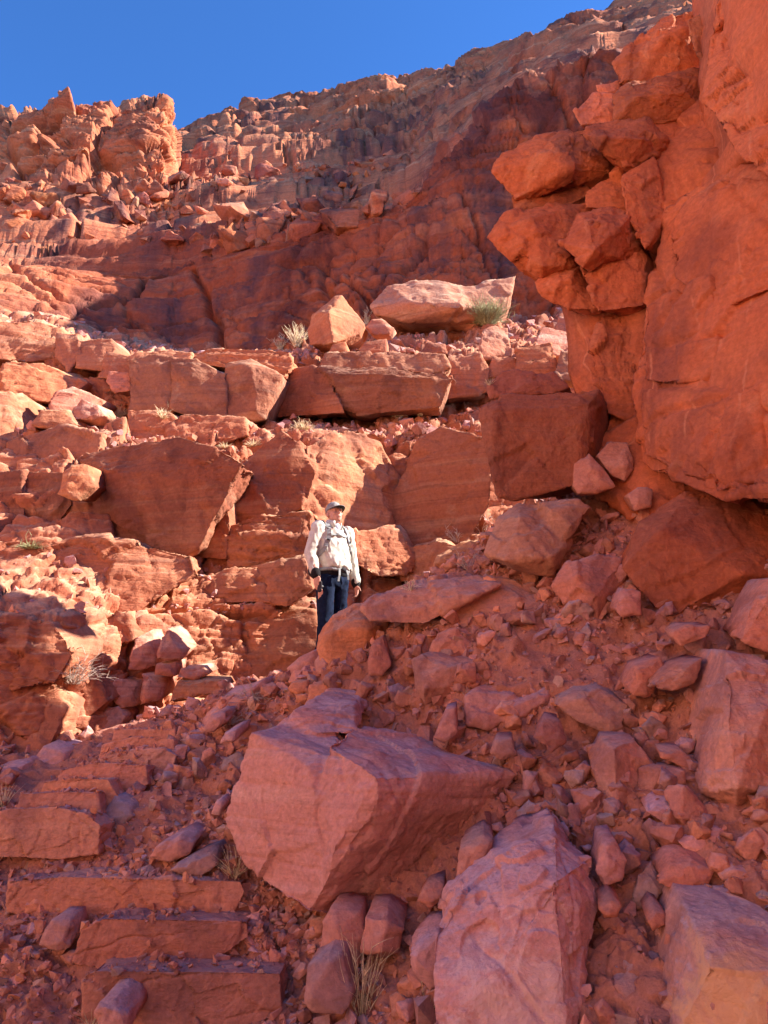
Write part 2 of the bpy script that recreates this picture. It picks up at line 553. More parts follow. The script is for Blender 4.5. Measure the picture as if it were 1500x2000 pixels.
# ------------------------------------------------------------------ the canyon side behind: benches and cliffs
CU = [-420, -60, 110, 250, 340, 450, 570, 690, 800, 900, 1010, 1150, 1400, 1800]
ROWS = [
    # buried foot
    [(1640, 8.2)] * 4 + [(1640, 8.4), (1600, 8.7), (1560, 9.0), (1520, 9.3), (1500, 9.6), (1500, 9.9), (1500, 10.2), (1500, 10.6), (1500, 11), (1500, 12)],
    # foot of the lower cliff
    [(1470, 6.95), (1470, 6.95), (1440, 7.25), (1430, 7.95), (1430, 8.3), (1400, 8.7), (1370, 9.0), (1340, 9.4), (1320, 9.7), (1300, 10), (1300, 10.3), (1300, 10.8), (1300, 11.3), (1300, 12.3)],
    # brow of the lowest shelf
    [(1210, 7.05), (1210, 7.05), (1215, 7.4), (1190, 8.4), (1180, 8.75), (1185, 9.0), (1195, 9.2), (1190, 9.6), (1180, 9.9), (1170, 10.2), (1170, 10.5), (1170, 11), (1170, 11.5), (1170, 12.6)],
    # foot of the middle face
    [(1080, 8.9), (1080, 8.9), (1080, 8.9), (1090, 9.1), (1090, 9.3), (1090, 9.6), (1100, 10.0), (1110, 10.3), (1110, 10.5), (1110, 10.8), (1110, 11), (1110, 11.5), (1110, 12), (1110, 13.2)],
    # top of the middle face
    [(860, 10.4), (860, 10.4), (865, 10.3), (880, 10.1), (875, 10.2), (870, 10.5), (845, 10.8), (850, 11.1), (855, 11.2), (850, 11.5), (830, 11.8), (800, 12.3), (780, 12.9), (760, 14)],
    # foot of the block band
    [(800, 12.0), (800, 12.0), (800, 12.0), (818, 12.0), (818, 12.0), (820, 12.2), (815, 12.5), (808, 12.8), (805, 13.0), (790, 13.3), (770, 13.6), (740, 14.2), (720, 15), (700, 16)],
    # top of the block band
    [(660, 13.2), (650, 13.2), (665, 13.1), (712, 12.6), (715, 12.6), (715, 12.8), (715, 13.2), (712, 13.5), (712, 13.8), (720, 14.0), (705, 14.5), (690, 15.2), (670, 16), (650, 17)],
    # back of the bench
    [(590, 17.5), (588, 18.5), (615, 19.6), (668, 20.3), (682, 20.5), (690, 19.8), (680, 18.8), (640, 18), (618, 17.6), (612, 17.6), (612, 18.5), (600, 19), (580, 20), (560, 21)],
    # top of the dark wall
    [(480, 21), (478, 22.2), (455, 24.3), (440, 24.6), (432, 24.3), (424, 23.2), (405, 22.0), (400, 21.0), (380, 20.5), (250, 19.5), (160, 19), (90, 18.6), (50, 18.6), (0, 19)],
    # back of the rubble slope
    [(350, 32), (348, 33), (344, 34), (344, 35), (335, 37), (320, 39), (325, 40), (340, 39), (320, 38), (235, 35), (140, 32), (70, 30), (0, 28), (-60, 27)],
    # skyline
    [(270, 76), (262, 76), (258, 75), (255, 74), (246, 72), (212, 68), (182, 66), (152, 62), (146, 59), (110, 54), (66, 48), (6, 42), (-60, 37), (-120, 34)],
    # over the top
    [(330, 100), (330, 100), (330, 99), (330, 98), (320, 96), (290, 92), (250, 90), (220, 86), (205, 82), (180, 78), (130, 70), (60, 62), (0, 55), (-60, 52)],
]
ctrl = [[at(u, v, y) for u, (v, y) in zip(CU, row)] for row in ROWS]
NR = [6, 76, 42, 72, 34, 54, 50, 88, 54, 96, 8]
NCOL = 465
G = sheet(ctrl, NR, NCOL)
# the columns are evenly spaced by index: skyline and faces wander with broad noise
nr, nc, _ = G.shape
NG = grid_normals(G)
P = G.reshape(-1, 3); NN = NG.reshape(-1, 3)
if NN[:, 1].mean() > 0:
    NN = -NN
rows_i = np.repeat(np.arange(nr), nc)
edges = np.cumsum([0] + NR)
# how broken each belt is: coarse blocks, fine rubble
COARSE = [0.6, 0.8, 0.8, 0.75, 0.7, 0.7, 0.9, 0.8, 1.15, 0.9, 0.9, 0.6]
FINE = [0.5, 0.6, 0.7, 0.5, 1.2, 0.9, 1.3, 0.4, 1.25, 0.8, 0.8, 0.5]
mids = (edges[:-1] + edges[1:]) / 2
kc = np.interp(rows_i, mids, COARSE[:len(mids)]); kf = np.interp(rows_i, mids, FINE[:len(mids)])
rel = lambda L: [x for x in L]
far_w = np.clip((P[:, 1] - 17) / 8, 0, 1)
near = 1 - far_w
d = kc * near * crag(P, 5, [5.0, 2.6, 1.3], amp=0.24)
d += kf * near * crag(P, 405, [0.62, 0.3, 0.15, 0.08], amp=0.22)
slope_m = np.interp(rows_i, [edges[7], edges[8], edges[8] + 12, edges[9], edges[9] + 60, edges[10]], [0.15, 0.6, 1, 0.9, 0.5, 0.35])
d += kc * far_w * (1 - 0.75 * slope_m) * crag(P, 705, [9.0, 4.5], flat=0.5, amp=0.22, wide=1.6)
d += far_w * (1 - 0.92 * slope_m) * crag(P, 735, [2.4, 1.2, 0.6], flat=0.42, amp=0.21, wide=2.8) * np.interp(rows_i, [edges[9], edges[10] - 30, edges[10] - 8, edges[11]], [1, 0.9, 0.45, 0.4])
d += far_w * 1.6 * fbm(P / 9.0, 3, 741)
d += 0.010 * P[:, 1] * fbm(P / (0.12 * P[:, 1:2] + 0.4), 4, 77)
# beds: thin ledges, stronger on steep faces
steep = np.clip(1.2 - np.abs(NN[:, 2]) * 1.1, 0.1, 1)
hz = P[:, 2] - 0.06 * P[:, 0] + 0.5 * vnoise(P / 4.0, 9)
for th, am in ((2.3, 0.20), (1.0, 0.11), (0.42, 0.04)):
    k = np.floor(hz / th); f = hz / th - k
    seg = np.floor(P[:, 0] / (2.2 * th) + 5 * hsh(k, k, k, 3))
    r = hsh(k, seg, k * 0 + 1, 41)
    wgt = np.clip(1.5 - th / (0.10 * P[:, 1]), 0, 1)
    d += am * (1 + 1.9 * far_w) * wgt * steep * (r - 0.5 + 0.5 * (f - 0.5) - 0.5 * np.exp(-((f - 0.03) / 0.07) ** 2)) * np.clip(1 + 2 * vnoise(P / 5.0, 12), 0.2, 2)
# long open joints, steep and slanting, and open beds
for k_, (nx, ny, nz, sp, wd, dp) in enumerate(((0.93, 0.25, 0.22, 2.6, 0.035, 0.35), (0.75, 0.2, -0.55, 4.1, 0.04, 0.45), (0.08, 0.0, 1.0, 2.9, 0.045, 0.4), (0.55, 0.1, 0.8, 6.5, 0.05, 0.5))):
    sc_ = np.where(P[:, 1] < 17, 0.5, 1.35)
    t = (P[:, 0] * nx + P[:, 1] * ny + P[:, 2] * nz) / (sp * sc_) + 0.35 * fbm(P / (3.0 * sc_[:, None]), 3, 800 + k_)
    on = np.clip(vnoise(P / (2.4 * sc_[:, None]) + 9, 830 + k_) * 6 + 0.2, 0, 1)
    gq = np.abs(t - np.round(t)) * sp * sc_
    d -= dp * sc_ * on * np.exp(-(gq / (wd * sc_ + 0.0016 * P[:, 1])) ** 2)
DD = NN.copy()
DD[:, 2] *= 1 - 0.75 * far_w * (1 - slope_m)
DD /= np.linalg.norm(DD, axis=1, keepdims=True)
P2 = P + DD * d[:, None]
# benches: treads and risers
for h_, warp, s_, k_ in ((4.2, 3.2, 61, 0.85), (1.7, 1.6, 63, 0.75), (0.75, 0.8, 65, 0.6)):
    zz = (P2[:, 2] - 0.05 * P2[:, 0] + warp * fbm(P2 / (3.5 * h_), 3, s_) + 0.12 * h_ * cells(P2 / np.array([2.2 * h_, 2.2 * h_, 1.2 * h_]), s_ + 1, 0.2)[0]) / h_
    f = zz - np.floor(zz)
    P2[:, 2] += far_w * slope_m * h_ * k_ * (np.clip((f - 0.6) / 0.4, 0, 1) - f)
TERRAIN_V = P2
TERRAIN_F = grid_faces(nr, nc)
me = new_mesh('canyon_side', P2, TERRAIN_F)
# near benches and far cliffs carry two rocks of their own
me.materials.append(M_MID); me.materials.append(M_FAR); me.materials.append(M_VARN_SHADE)
row_of = np.repeat(np.arange(nr - 1), nc - 1)
lim = sum(NR[:7])
col_of = np.tile(np.arange(nc - 1), nr - 1) / (nc - 1) * (len(CU) - 1)
mi = (row_of >= lim).astype(np.int32)
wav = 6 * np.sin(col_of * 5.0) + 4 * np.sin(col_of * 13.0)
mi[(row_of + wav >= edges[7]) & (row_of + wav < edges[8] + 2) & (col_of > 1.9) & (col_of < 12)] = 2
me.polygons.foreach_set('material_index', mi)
terrain = link('canyon_side', me, None)
tag(terrain, kind='structure')

# the sunlit butte on the left skyline
TU = [-420, -200, -60, 40, 95, 130, 180, 235, 285, 318, 338, 352]
TR = [
    [(420, 33)] * 9 + [(420, 33.5), (420, 36), (420, 44)],
    [(350, 35), (350, 35), (348, 35), (345, 35), (345, 35), (345, 35), (345, 35.5), (350, 35), (352, 34.8), (340, 35.6), (330, 38), (310, 46)],
    [(300, 36.5), (295, 36.5), (290, 36.5), (285, 36.2), (280, 36.4), (270, 35.6), (270, 36.2), (275, 36.6), (265, 36.2), (258, 37), (270, 40), (275, 47)],
    [(262, 38), (258, 38), (250, 38), (238, 38), (224, 38.2), (216, 37.5), (206, 38.3), (202, 38.6), (189, 38.4), (197, 39), (246, 42), (262, 48)],
    [(275, 50), (270, 50), (265, 50), (250, 50), (240, 50), (232, 50), (225, 50), (222, 50), (215, 50), (225, 50), (262, 52), (270, 55)],
]
Gt = sheet([[at(u, v, y) for u, (v, y) in zip(TU, r)] for r in TR], [12, 60, 60, 12], 240)
nr, nc, _ = Gt.shape
Nt = grid_normals(Gt).reshape(-1, 3)
if Nt[:, 1].mean() > 0: Nt = -Nt
Pt = Gt.reshape(-1, 3)
dt = crag(Pt, 915, [6.0, 3.2], flat=0.8, amp=0.30) + crag(Pt, 925, [1.6, 0.8, 0.45], flat=0.4, amp=0.2) + 0.5 * fbm(Pt / 4.0, 4, 50)
hb = Pt[:, 2] - 0.05 * Pt[:, 0] + 0.6 * vnoise(Pt / 4.0, 19)
for th, am in ((2.0, 0.5), (0.85, 0.3), (0.4, 0.12)):
    k = np.floor(hb / th); f = hb / th - k
    seg = np.floor(Pt[:, 0] / (3.0 * th) + 5 * hsh(k, k, k, 3))
    dt += am * (hsh(k, seg, k * 0 + 1, 43) - 0.5 - 0.6 * np.exp(-((f - 0.03) / 0.08) ** 2))
dt *= np.tile(np.clip((nc - 1 - np.arange(nc)) / 40.0, 0.15, 1), nr)
me = new_mesh('butte', Pt + Nt * dt[:, None], grid_faces(nr, nc))
butte = link('butte', me, M_FAR)
tag(butte, kind='structure')

# ------------------------------------------------------------------ the ground we stand on: trail and debris slope
GU = [-400, 0, 180, 350, 450, 560, 640, 720, 800, 870, 960, 1080, 1200, 1350, 1500, 1800]
GV = [2900, 2350, 2000, 1800, 1600, 1450]
GY = [
    [2.6] * 8 + [2.5, 2.4, 2.3, 2.2, 2.1, 2.0, 1.9, 1.8],
    [3.9, 3.9, 3.9, 3.9, 3.9, 3.85, 3.8, 3.7, 3.6, 3.5, 3.35, 3.2, 3.05, 2.9, 2.75, 2.5],
    [4.75, 4.75, 4.75, 4.7, 4.65, 4.6, 4.5, 4.4, 4.3, 4.2, 4.05, 3.9, 3.7, 3.5, 3.3, 3.0],
    [5.25, 5.25, 5.25, 5.2, 5.15, 5.1, 5.0, 4.9, 4.8, 4.7, 4.6, 4.4, 4.2, 4.0, 3.8, 3.5],
    [6.1, 6.1, 6.05, 5.95, 5.9, 5.8, 5.65, 5.5, 5.4, 5.3, 5.15, 4.95, 4.75, 4.5, 4.3, 4.0],
    [7.3, 7.3, 7.2, 7.0, 6.8, 6.6, 6.4, 6.2, 6.05, 5.95, 5.8, 5.55, 5.35, 5.1, 4.9, 4.5],
]
gctrl = [[at(u, v, y) for u, y in zip(GU, ys)] for v, ys in zip(GV, GY)]
# the upper edge follows the crest of the slope
MIDR = [(1440, 7.4), (1440, 7.4), (1432, 7.4), (1400, 7.3), (1375, 7.15), (1350, 7.0), (1330, 6.9), (1290, 6.8), (1250, 6.75), (1200, 6.8), (1180, 6.75), (1180, 6.6), (1180, 6.4), (1200, 6.0), (1200, 5.7), (1200, 5.2)]
CREST = [(1432, 7.8), (1432, 7.8), (1425, 7.8), (1385, 7.75), (1348, 7.7), (1318, 7.7), (1300, 7.75), (1215, 7.6), (1150, 7.7), (1100, 7.9), (1030, 7.9), (960, 7.9), (930, 7.6), (960, 7.0), (980, 6.6), (980, 6.2)]
gctrl.append([at(u, v, y) for u, (v, y) in zip(GU, MIDR)])
gctrl.append([at(u, v, y) for u, (v, y) in zip(GU, CREST)])
gctrl.append([(x, y + 0.75, z - 0.25) for x, y, z in gctrl[-1]])
gctrl.append([(x, y + 1.2, z - 1.2) for x, y, z in gctrl[-1]])
GG = sheet(gctrl, [5, 30, 65, 75, 75, 52, 52, 10, 6], 380)
nr, nc, _ = GG.shape
NGd = grid_normals(GG).reshape(-1, 3)
if NGd[:, 2].mean() < 0: NGd = -NGd
Pg = GG.reshape(-1, 3)
dg_ = 0.11 * fbm(Pg / 0.7, 4, 200) + 0.055 * cells(Pg / 0.24, 210, 0.9)[0] + 0.035 * fbm(Pg / 0.09, 3, 220) + 0.032 * cells(Pg / 0.10, 230, 0.9)[0]
GROUND_V = Pg + NGd * dg_[:, None]
GROUND_F = grid_faces(nr, nc)
ground = link('debris_slope', new_mesh('debris_slope', GROUND_V, GROUND_F), M_DIRT)
tag(ground, kind='structure')
BV_G = BVHTree.FromPolygons(GROUND_V.tolist(), GROUND_F.tolist())
BV_T = BVHTree.FromPolygons(TERRAIN_V.tolist(), TERRAIN_F.tolist())
# ------------------------------------------------------------------ the cliff on the right
def prism(front, back):
    return [at(*p) for p in front] + list(back)


def push(front, dx, dy, dz=0.0):
    """points of the far side of a piece: the near side moved into the cliff"""
    return [(x + dx, y + dy, z + dz) for x, y, z in (at(*p) for p in front)]


def piece(front, dx=2.2, dy=0.6, dz=0.0):
    return [at(*p) for p in front] + push(front, dx, dy, dz)


wall_pieces = [
    # main face, bottom edge above the wedge boulder
    piece([(1250, 900, 6.9), (1245, 740, 7.0), (1260, 590, 7.1), (1300, 430, 7.1), (1400, 340, 6.6), (1520, 330, 5.9), (1650, 330, 5.4),
           (1650, 980, 5.0), (1500, 965, 5.6), (1405, 972, 5.95), (1330, 940, 6.3), (1268, 920, 6.75)]),
    # recessed flank between the face and the stacked blocks
    piece([(1130, 880, 7.9), (1180, 760, 7.9), (1160, 700, 7.9), (1110, 600, 7.8), (1090, 540, 7.8), (1200, 330, 7.7), (1300, 300, 7.4), (1330, 600, 7.2), (1300, 900, 7.15), (1230, 940, 7.4)], 2.4, 0.0),
    piece([(1060, 575, 7.7), (1080, 530, 7.7), (1230, 430, 7.5), (1260, 560, 7.4), (1170, 640, 7.6), (1110, 600, 7.7)], 2.2, 0.05),
    # lower foot behind the stones
    piece([(1140, 960, 7.6), (1150, 860, 7.5), (1260, 800, 7.2), (1340, 940, 6.7), (1300, 1040, 6.6)], 2.0, 0.1),
    # hanging slab at the top right
    piece([(1375, 190, 6.3), (1385, 60, 6.35), (1400, -60, 6.4), (1500, -160, 6.0), (1700, -160, 5.2), (1700, 330, 4.9), (1500, 345, 5.55), (1430, 290, 5.9)], 2.2, 0.8),
    # behind it, above
    piece([(1220, 330, 7.4), (1250, 240, 7.5), (1360, 190, 7.2), (1420, 330, 6.6), (1300, 470, 7.1)], 2.2, 0.4),
    piece([(1400, -200, 7.3), (1395, -20, 7.3), (1390, 60, 7.2), (1400, 200, 7.0), (1700, 200, 6.0), (1700, -400, 6.0), (1400, -420, 7.3)], 2.5, 0.0),
]
# plates standing a hand's breadth proud of the face, parted by joints
for pl in ([(1262, 600, 6.98), (1300, 570, 6.8), (1385, 540, 6.42), (1402, 640, 6.32), (1398, 738, 6.3), (1300, 748, 6.65), (1256, 742, 6.88)],
           [(1253, 762, 6.9), (1390, 752, 6.33), (1482, 772, 5.85), (1492, 938, 5.75), (1402, 960, 5.95), (1300, 915, 6.55), (1257, 888, 6.85)],
           [(1302, 440, 7.02), (1345, 390, 6.8), (1410, 350, 6.5), (1505, 352, 5.95), (1512, 560, 5.85), (1415, 600, 6.25), (1392, 530, 6.4), (1320, 545, 6.75)]):
    wall_pieces.append(piece([(u, v, y - 0.10) for u, v, y in pl], 0.8, 0.25))
# unseen cliff beside the viewer, added and shaped to shade the foreground
shade_wall = [
    [(3.2, 5.4, -1), (3.3, 5.2, 7.5), (3.6, 1, -1), (3.6, 1, 8), (4.2, -9, -1), (4.0, -9, 7.5), (9, 6.4, -1), (9, 6.4, 10), (9, -9, -1), (9, -9, 10)],
    [(3.3, 7.2, 7.0), (3.8, 7.2, 11), (3.4, 5.0, 7), (3.9, 4.6, 11), (8, 7.2, 7), (8, 7.2, 12), (8, 4, 7), (8, 4, 12)],
]
wall = None
for k, pc in enumerate(wall_pieces):
    me = refine(hull_mesh([pc]), 0.05 if k in (0, 4) or k > 6 else 0.066, 7.6)
    roughen(me, 1.6, 411 + 7 * k, chip=0.62, bed=0.0, fine=0.9, crack=1.3, flake=1.0, crack_w=0.02)
    o = link('cliff_wall' if wall is None else 'slab', me, M_WALL, wall)
    wall = wall or o
tag(wall, kind='structure')
me = remesh(hull_mesh(shade_wall), 0.22)
roughen(me, 3.5, 417, chip=0.8)
w2 = link('unseen_shade_wall', me, M_WALL)
tag(w2, kind='structure')

M_BOUNCE = sandstone('bounce_slope_sandstone', (0.58, 0.28, 0.17), (0.62, 0.33, 0.20), (0.42, 0.20, 0.13), (0.66, 0.42, 0.29), (0.63, 0.38, 0.25),
                   scale=0.5, var_amt=0.3, pale_amt=0.5, dust_light_amt=0.5, bump=0.8, bedding=0.3)  # kept pale so the unseen slope bounces more light
# unseen other side of the canyon, added to bounce warm light into the shade
OU = [(-5.5, 4.2), (-5.6, 1.0), (-5.2, -3.0), (-2.5, -8.0), (2.0, -11.0), (8.0, -13.0)]
OD = [(-1.0, 0.35), (-1, 0.1), (-1, -0.15), (-0.75, -0.7), (-0.3, -1), (0, -1)]
oc = []
for r, h in ((0, -0.8), (2.5, 0.6), (7, 4.3), (9, 7.0), (16, 11), (20, 16), (34, 21)):
    oc.append([(x + dx_ * r, y + dy_ * r, h) for (x, y), (dx_, dy_) in zip(OU, OD)])
Go = sheet(oc, [14, 22, 18, 24, 20, 16], 150)
nr, nc, _ = Go.shape
No = grid_normals(Go).reshape(-1, 3)
if No[:, 2].mean() < 0: No = -No
Po = Go.reshape(-1, 3)
do = crag(np.abs(Po) + 4, 515, [5.0, 2.6, 1.3, 0.6], amp=0.22)
opp = link('unseen_bounce_slope', new_mesh('unseen_bounce_slope', Po + No * do[:, None], grid_faces(nr, nc)), M_BOUNCE)
tag(opp, kind='structure')
# ------------------------------------------------------------------ rocks one can tell apart
def trace_pts(poly, Y, th, lean=0.3, ridge=None, bulge=0.0, seed=0, shrink=0.8, dx=0.15, drop=0.0, skew=0.0):
    rnd = random.Random(seed * 7 + 3)
    vmax = max(p[1] for p in poly)
    cu = sum(p[0] for p in poly) / len(poly); cv = sum(p[1] for p in poly) / len(poly)
    poly = [p if len(p) > 2 else (p[0], p[1], Y + (lean * (vmax - p[1]) + skew * (p[0] - cu)) * px(Y)) for p in poly]
    pts = []
    for p in poly:
        y = p[2] if len(p) > 2 else Y + lean * (vmax - p[1]) * px(Y)
        pts.append(at(p[0], p[1], y))
    back = []
    for p in poly:
        y = (p[2] if len(p) > 2 else Y + lean * (vmax - p[1]) * px(Y))
        x0, y0, z0 = at(cu + (p[0] - cu) * shrink, cv + (p[1] - cv) * shrink, y)
        back.append((x0 + dx * th, y0 + th * (0.85 + 0.3 * rnd.random()), z0 - drop * th + 0.25 * th))
    front = []
    if ridge:
        for r in ridge:
            front.append(at(r[0], r[1], (Y + (lean * (vmax - r[1]) + skew * (r[0] - cu)) * px(Y)) - r[2]))
    elif bulge:
        span = max(p[0] for p in poly) - min(p[0] for p in poly)
        for k in range(4):
            f = 0.25 + 0.45 * rnd.random()
            q = poly[rnd.randrange(len(poly))]
            u = cu + (q[0] - cu) * f; v = cv + (q[1] - cv) * f
            front.append(at(u, v, Y + (lean * (vmax - v) + skew * (u - cu)) * px(Y) - bulge * (0.6 + 0.4 * rnd.random())))
    return pts + front + back


def finish(me, mat, size, vox, seed, chip, bed, fine, crack, flake=0.35):
    me = refine(me, vox[0], vox[1]) if isinstance(vox, tuple) else remesh(me, vox)
    roughen(me, size, seed, chip=chip, bed=bed, fine=fine, crack=crack, flake=flake)
    if len(me.materials) == 0:
        me.materials.append(mat)
    return me


SEED = [100]


def rock(name, polys, label=None, Y=6.0, th=0.6, mat=None, tint=(1, 1, 1), lean=0.3, ridge=None, bulge=None, chip=0.8, bed=0.0, fine=1.0,
         crack=0.0, parent=None, cat='rock', group=None, vpx=3.0, shrink=0.86, dx=0.15, drop=0.0, skew=0.0, flake=0.35):
    SEED[0] += 13
    seed = SEED[0]
    tint = (tint[0], 1 + (tint[1] - 1) * 0.5, 1 + (tint[2] - 1) * 0.6) if tint[1] > 1 else tint
    if name == 'block':
        cu = sum(p[0] for p in polys) / len(polys); cv = sum(p[1] for p in polys) / len(polys)
        polys = [(cu + (p[0] - cu) * 1.07, cv + (p[1] - cv) * 1.08) for p in polys]
    if mat is M_ROCK and Y > 4.9 and len(polys[0]) == 2 and min(p[0] for p in polys) > 690:
        Y -= 0.12
    if name in ('cliff_slab', 'ledge_rock', 'cliff_block', 'cap_rock', 'cliff_shelf'):
        cu = sum(p[0] for p in polys) / len(polys); cv = sum(p[1] for p in polys) / len(polys)
        polys = [(cu + (p[0] - cu) * 1.13, cv + (p[1] - cv) * 1.13) for p in polys]
        Y += 0.022 * Y
    if not isinstance(polys[0], list):
        polys = [polys]
    groups = []
    allu = [p[0] for q in polys for p in q]; allv = [p[1] for q in polys for p in q]
    su = (max(allu) - min(allu)) * px(Y); sv = (max(allv) - min(allv)) * px(Y)
    size = math.sqrt(su * sv)
    if bulge is None:
        bulge = (0.07 if name in ('cliff_slab', 'ledge_rock', 'cliff_block', 'cap_rock', 'cliff_shelf') else 0.18) * min(su, sv)
    for k, q in enumerate(polys):
        groups.append(trace_pts(q, Y, th, lean, ridge if k == 0 else None, bulge, seed + k, shrink, dx, drop, skew))
    vox = max(vpx * 1.5 * px(Y), size / 150)
    if len(groups) == 1:
        L_e = vpx * 2.95 * px(Y)
        ys = sorted(p[1] for p in groups[0])
        vox = (L_e, ys[len(ys) // 2] + 0.15 * th)
    me = finish(hull_mesh(groups), mat or M_ROCK, size, vox, seed, chip, bed, fine, crack, flake)
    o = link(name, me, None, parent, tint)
    if label and parent is None:
        tag(o, label, cat, group)
    elif label:
        o['label'] = label
    return o


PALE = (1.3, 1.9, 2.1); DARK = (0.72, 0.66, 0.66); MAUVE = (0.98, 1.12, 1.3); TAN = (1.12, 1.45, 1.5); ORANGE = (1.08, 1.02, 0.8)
BROWN = (0.72, 0.75, 0.7); RED = (1.0, 0.92, 0.85); PINK = (1.1, 1.45, 1.6)

# --- blocks parted from the right-hand cliff: pieces of the wall
for poly, Y, tint, rg in [
    ([(966, 335), (985, 300), (1050, 270), (1140, 258), (1185, 290), (1205, 335), (1120, 362), (1010, 384), (985, 345)], 7.35, (0.95, 1.0, 0.95), [(1060, 300, 0.25), (1110, 330, 0.25)]),
    ([(1004, 386), (1040, 362), (1135, 358), (1152, 376), (1105, 402), (1010, 412)], 7.4, BROWN, None),
    ([(955, 464), (985, 425), (1070, 402), (1145, 405), (1155, 450), (1130, 512), (1060, 537), (1018, 515)], 7.3, (0.95, 0.95, 0.9), [(1040, 425, 0.25), (1060, 520, 0.2)]),
    ([(1098, 472), (1128, 417), (1200, 402), (1242, 412), (1238, 462), (1210, 500), (1140, 518)], 7.0, (0.95, 0.95, 1), [(1150, 430, 0.2), (1215, 440, 0.2), (1160, 490, 0.2)]),
    ([(1138, 262), (1150, 247), (1262, 230), (1297, 272), (1282, 302), (1220, 322), (1170, 292)], 7.0, (0.88, 0.92, 0.95), [(1180, 270, 0.2), (1260, 270, 0.2)]),
    ([(1200, 187), (1232, 165), (1380, 130), (1378, 215), (1290, 237), (1205, 232)], 7.1, (0.85, 0.9, 0.9), [(1240, 190, 0.2), (1340, 180, 0.15)]),
    ([(1265, 237), (1378, 212), (1362, 262), (1312, 302), (1292, 272)], 7.1, None, None),
    ([(1124, 217), (1160, 187), (1218, 180), (1204, 237), (1135, 242)], 7.3, PALE, None),
    ([(1165, 167), (1212, 157), (1208, 182), (1170, 187)], 7.4, PALE, None),
    ([(1203, 122), (1290, 42), (1387, 15), (1392, 110), (1350, 132), (1250, 167), (1215, 162)], 7.3, (1, 1.05, 1), [(1290, 80, 0.2), (1330, 60, 0.2)]),
    ([(1345, 42), (1376, 25), (1390, 60), (1378, 120), (1352, 92)], 6.8, (0.9, 1.1, 1.1), None),
    ([(1148, 372), (1225, 325), (1292, 330), (1284, 402), (1242, 412), (1150, 402)], 7.2, (1, 1.05, 1), None),
    ([(1048, 552), (1075, 530), (1142, 508), (1162, 602), (1110, 602), (1060, 578)], 7.3, None, [(1110, 545, 0.15)]),
    ([(1138, 522), (1232, 468), (1262, 500), (1254, 592), (1170, 604)], 7.1, None, None),
    ([(1160, 700), (1180, 620), (1250, 590), (1262, 720), (1240, 820), (1190, 800)], 7.25, (1, 1.05, 1), None),
    ([(1130, 890), (1180, 770), (1240, 730), (1255, 850), (1200, 900)], 7.35, ORANGE, None),
    ([(1215, 345), (1275, 315), (1300, 420), (1260, 480), (1225, 420)], 6.95, None, None),
]:
    rock('block', poly, None, Y + 0.1, 0.9 if poly[0][0] < 1010 else 0.35, M_WALL, tint or (1, 1, 1), 0.05, rg, 0.03, 1.0, 0.35, 1.0, 0.7, parent=wall, dx=1.0, shrink=0.95, vpx=2.6, flake=0.6)

# --- perched block and its cap, left of the wall
rock('overhanging_block', [(932, 790), (965, 774), (1168, 764), (1152, 870), (1122, 900), (1117, 950), (1000, 978), (967, 965), (950, 880)],
     'large dark brown square block overhanging beside the right cliff', 7.15, 0.5, M_ROCK, (0.62, 0.52, 0.42), 0.0, [(960, 800, 0.1), (1150, 790, 0.1)], None, 0.6, dx=0.8)
rock('cap_slab', [(952, 750), (985, 722), (1080, 730), (1112, 757), (1080, 768), (955, 780)],
     'dark flat slab lying on top of the large overhanging block', 7.25, 0.3, M_ROCK, (0.66, 0.55, 0.48), 0.3, None, None, 0.8, dx=0.6)

# --- foreground boulders
def stained(base, name, c, rad, col, amt=0.85, sc=5.0):
    m = base.copy(); m.name = name
    nt = m.node_tree
    bs = next(n for n in nt.nodes if n.type == 'BSDF_PRINCIPLED')
    src = bs.inputs['Base Color'].links[0].from_socket
    geo = next(n for n in nt.nodes if n.type == 'NEW_GEOMETRY')
    ds = N(nt, 'ShaderNodeVectorMath', operation='DISTANCE')
    nt.links.new(geo.outputs['Position'], ds.inputs[0]); ds.inputs[1].default_value = c
    wob = math_n(nt, 'ADD', ds.outputs['Value'], math_n(nt, 'MULTIPLY', noise(nt, geo.outputs['Position'], sc, 7, 0.7, 1.0), rad * 3.2))
    k = ramp(nt, wob, rad * 1.9, rad * 2.6, amt, 0.0)
    nt.links.new(mixc(nt, k, src, col), bs.inputs['Base Color'])
    return m


M_STAIN = stained(M_ROCK, 'white_stained_sandstone', at(1010, 1985, 3.8), 0.38, (0.78, 0.52, 0.46), 0.6, 9.0)
M_PATCH = stained(M_ROCK, 'tan_patched_sandstone', at(1430, 1975, 3.35), 0.34, (0.72, 0.38, 0.20), 0.9, 3.0)
rock('boulder', [
    [(490, 1430, 5.28), (600, 1496, 5.0), (652, 1478, 5.06), (632, 1600, 4.83), (640, 1720, 4.78), (605, 1792, 4.85), (562, 1762, 4.95), (482, 1692, 5.2), (438, 1602, 5.38), (560, 1412, 5.7), (660, 1430, 5.7)],
    [(640, 1450, 5.02), (735, 1514, 4.7), (738, 1560, 4.68), (725, 1605, 4.68), (648, 1655, 4.72), (640, 1720, 4.76), (606, 1788, 4.86), (620, 1560, 4.9), (690, 1425, 5.6), (1003, 1512, 5.3), (962, 1582, 5.3), (880, 1642, 5.3), (785, 1742, 5.3), (700, 1800, 5.15)],
    [(555, 1418, 5.62), (575, 1390, 5.75), (690, 1380, 5.95), (694, 1434, 5.6), (620, 1430, 5.5)]],
     'huge pink boulder with a dark undercut side beside the steps', 5.0, 0.9, M_ROCK, (1.12, 1.45, 1.55), 0, None, 0, 0.32, 0.12, crack=0.25, vpx=2.2, shrink=0.7, flake=0.25)
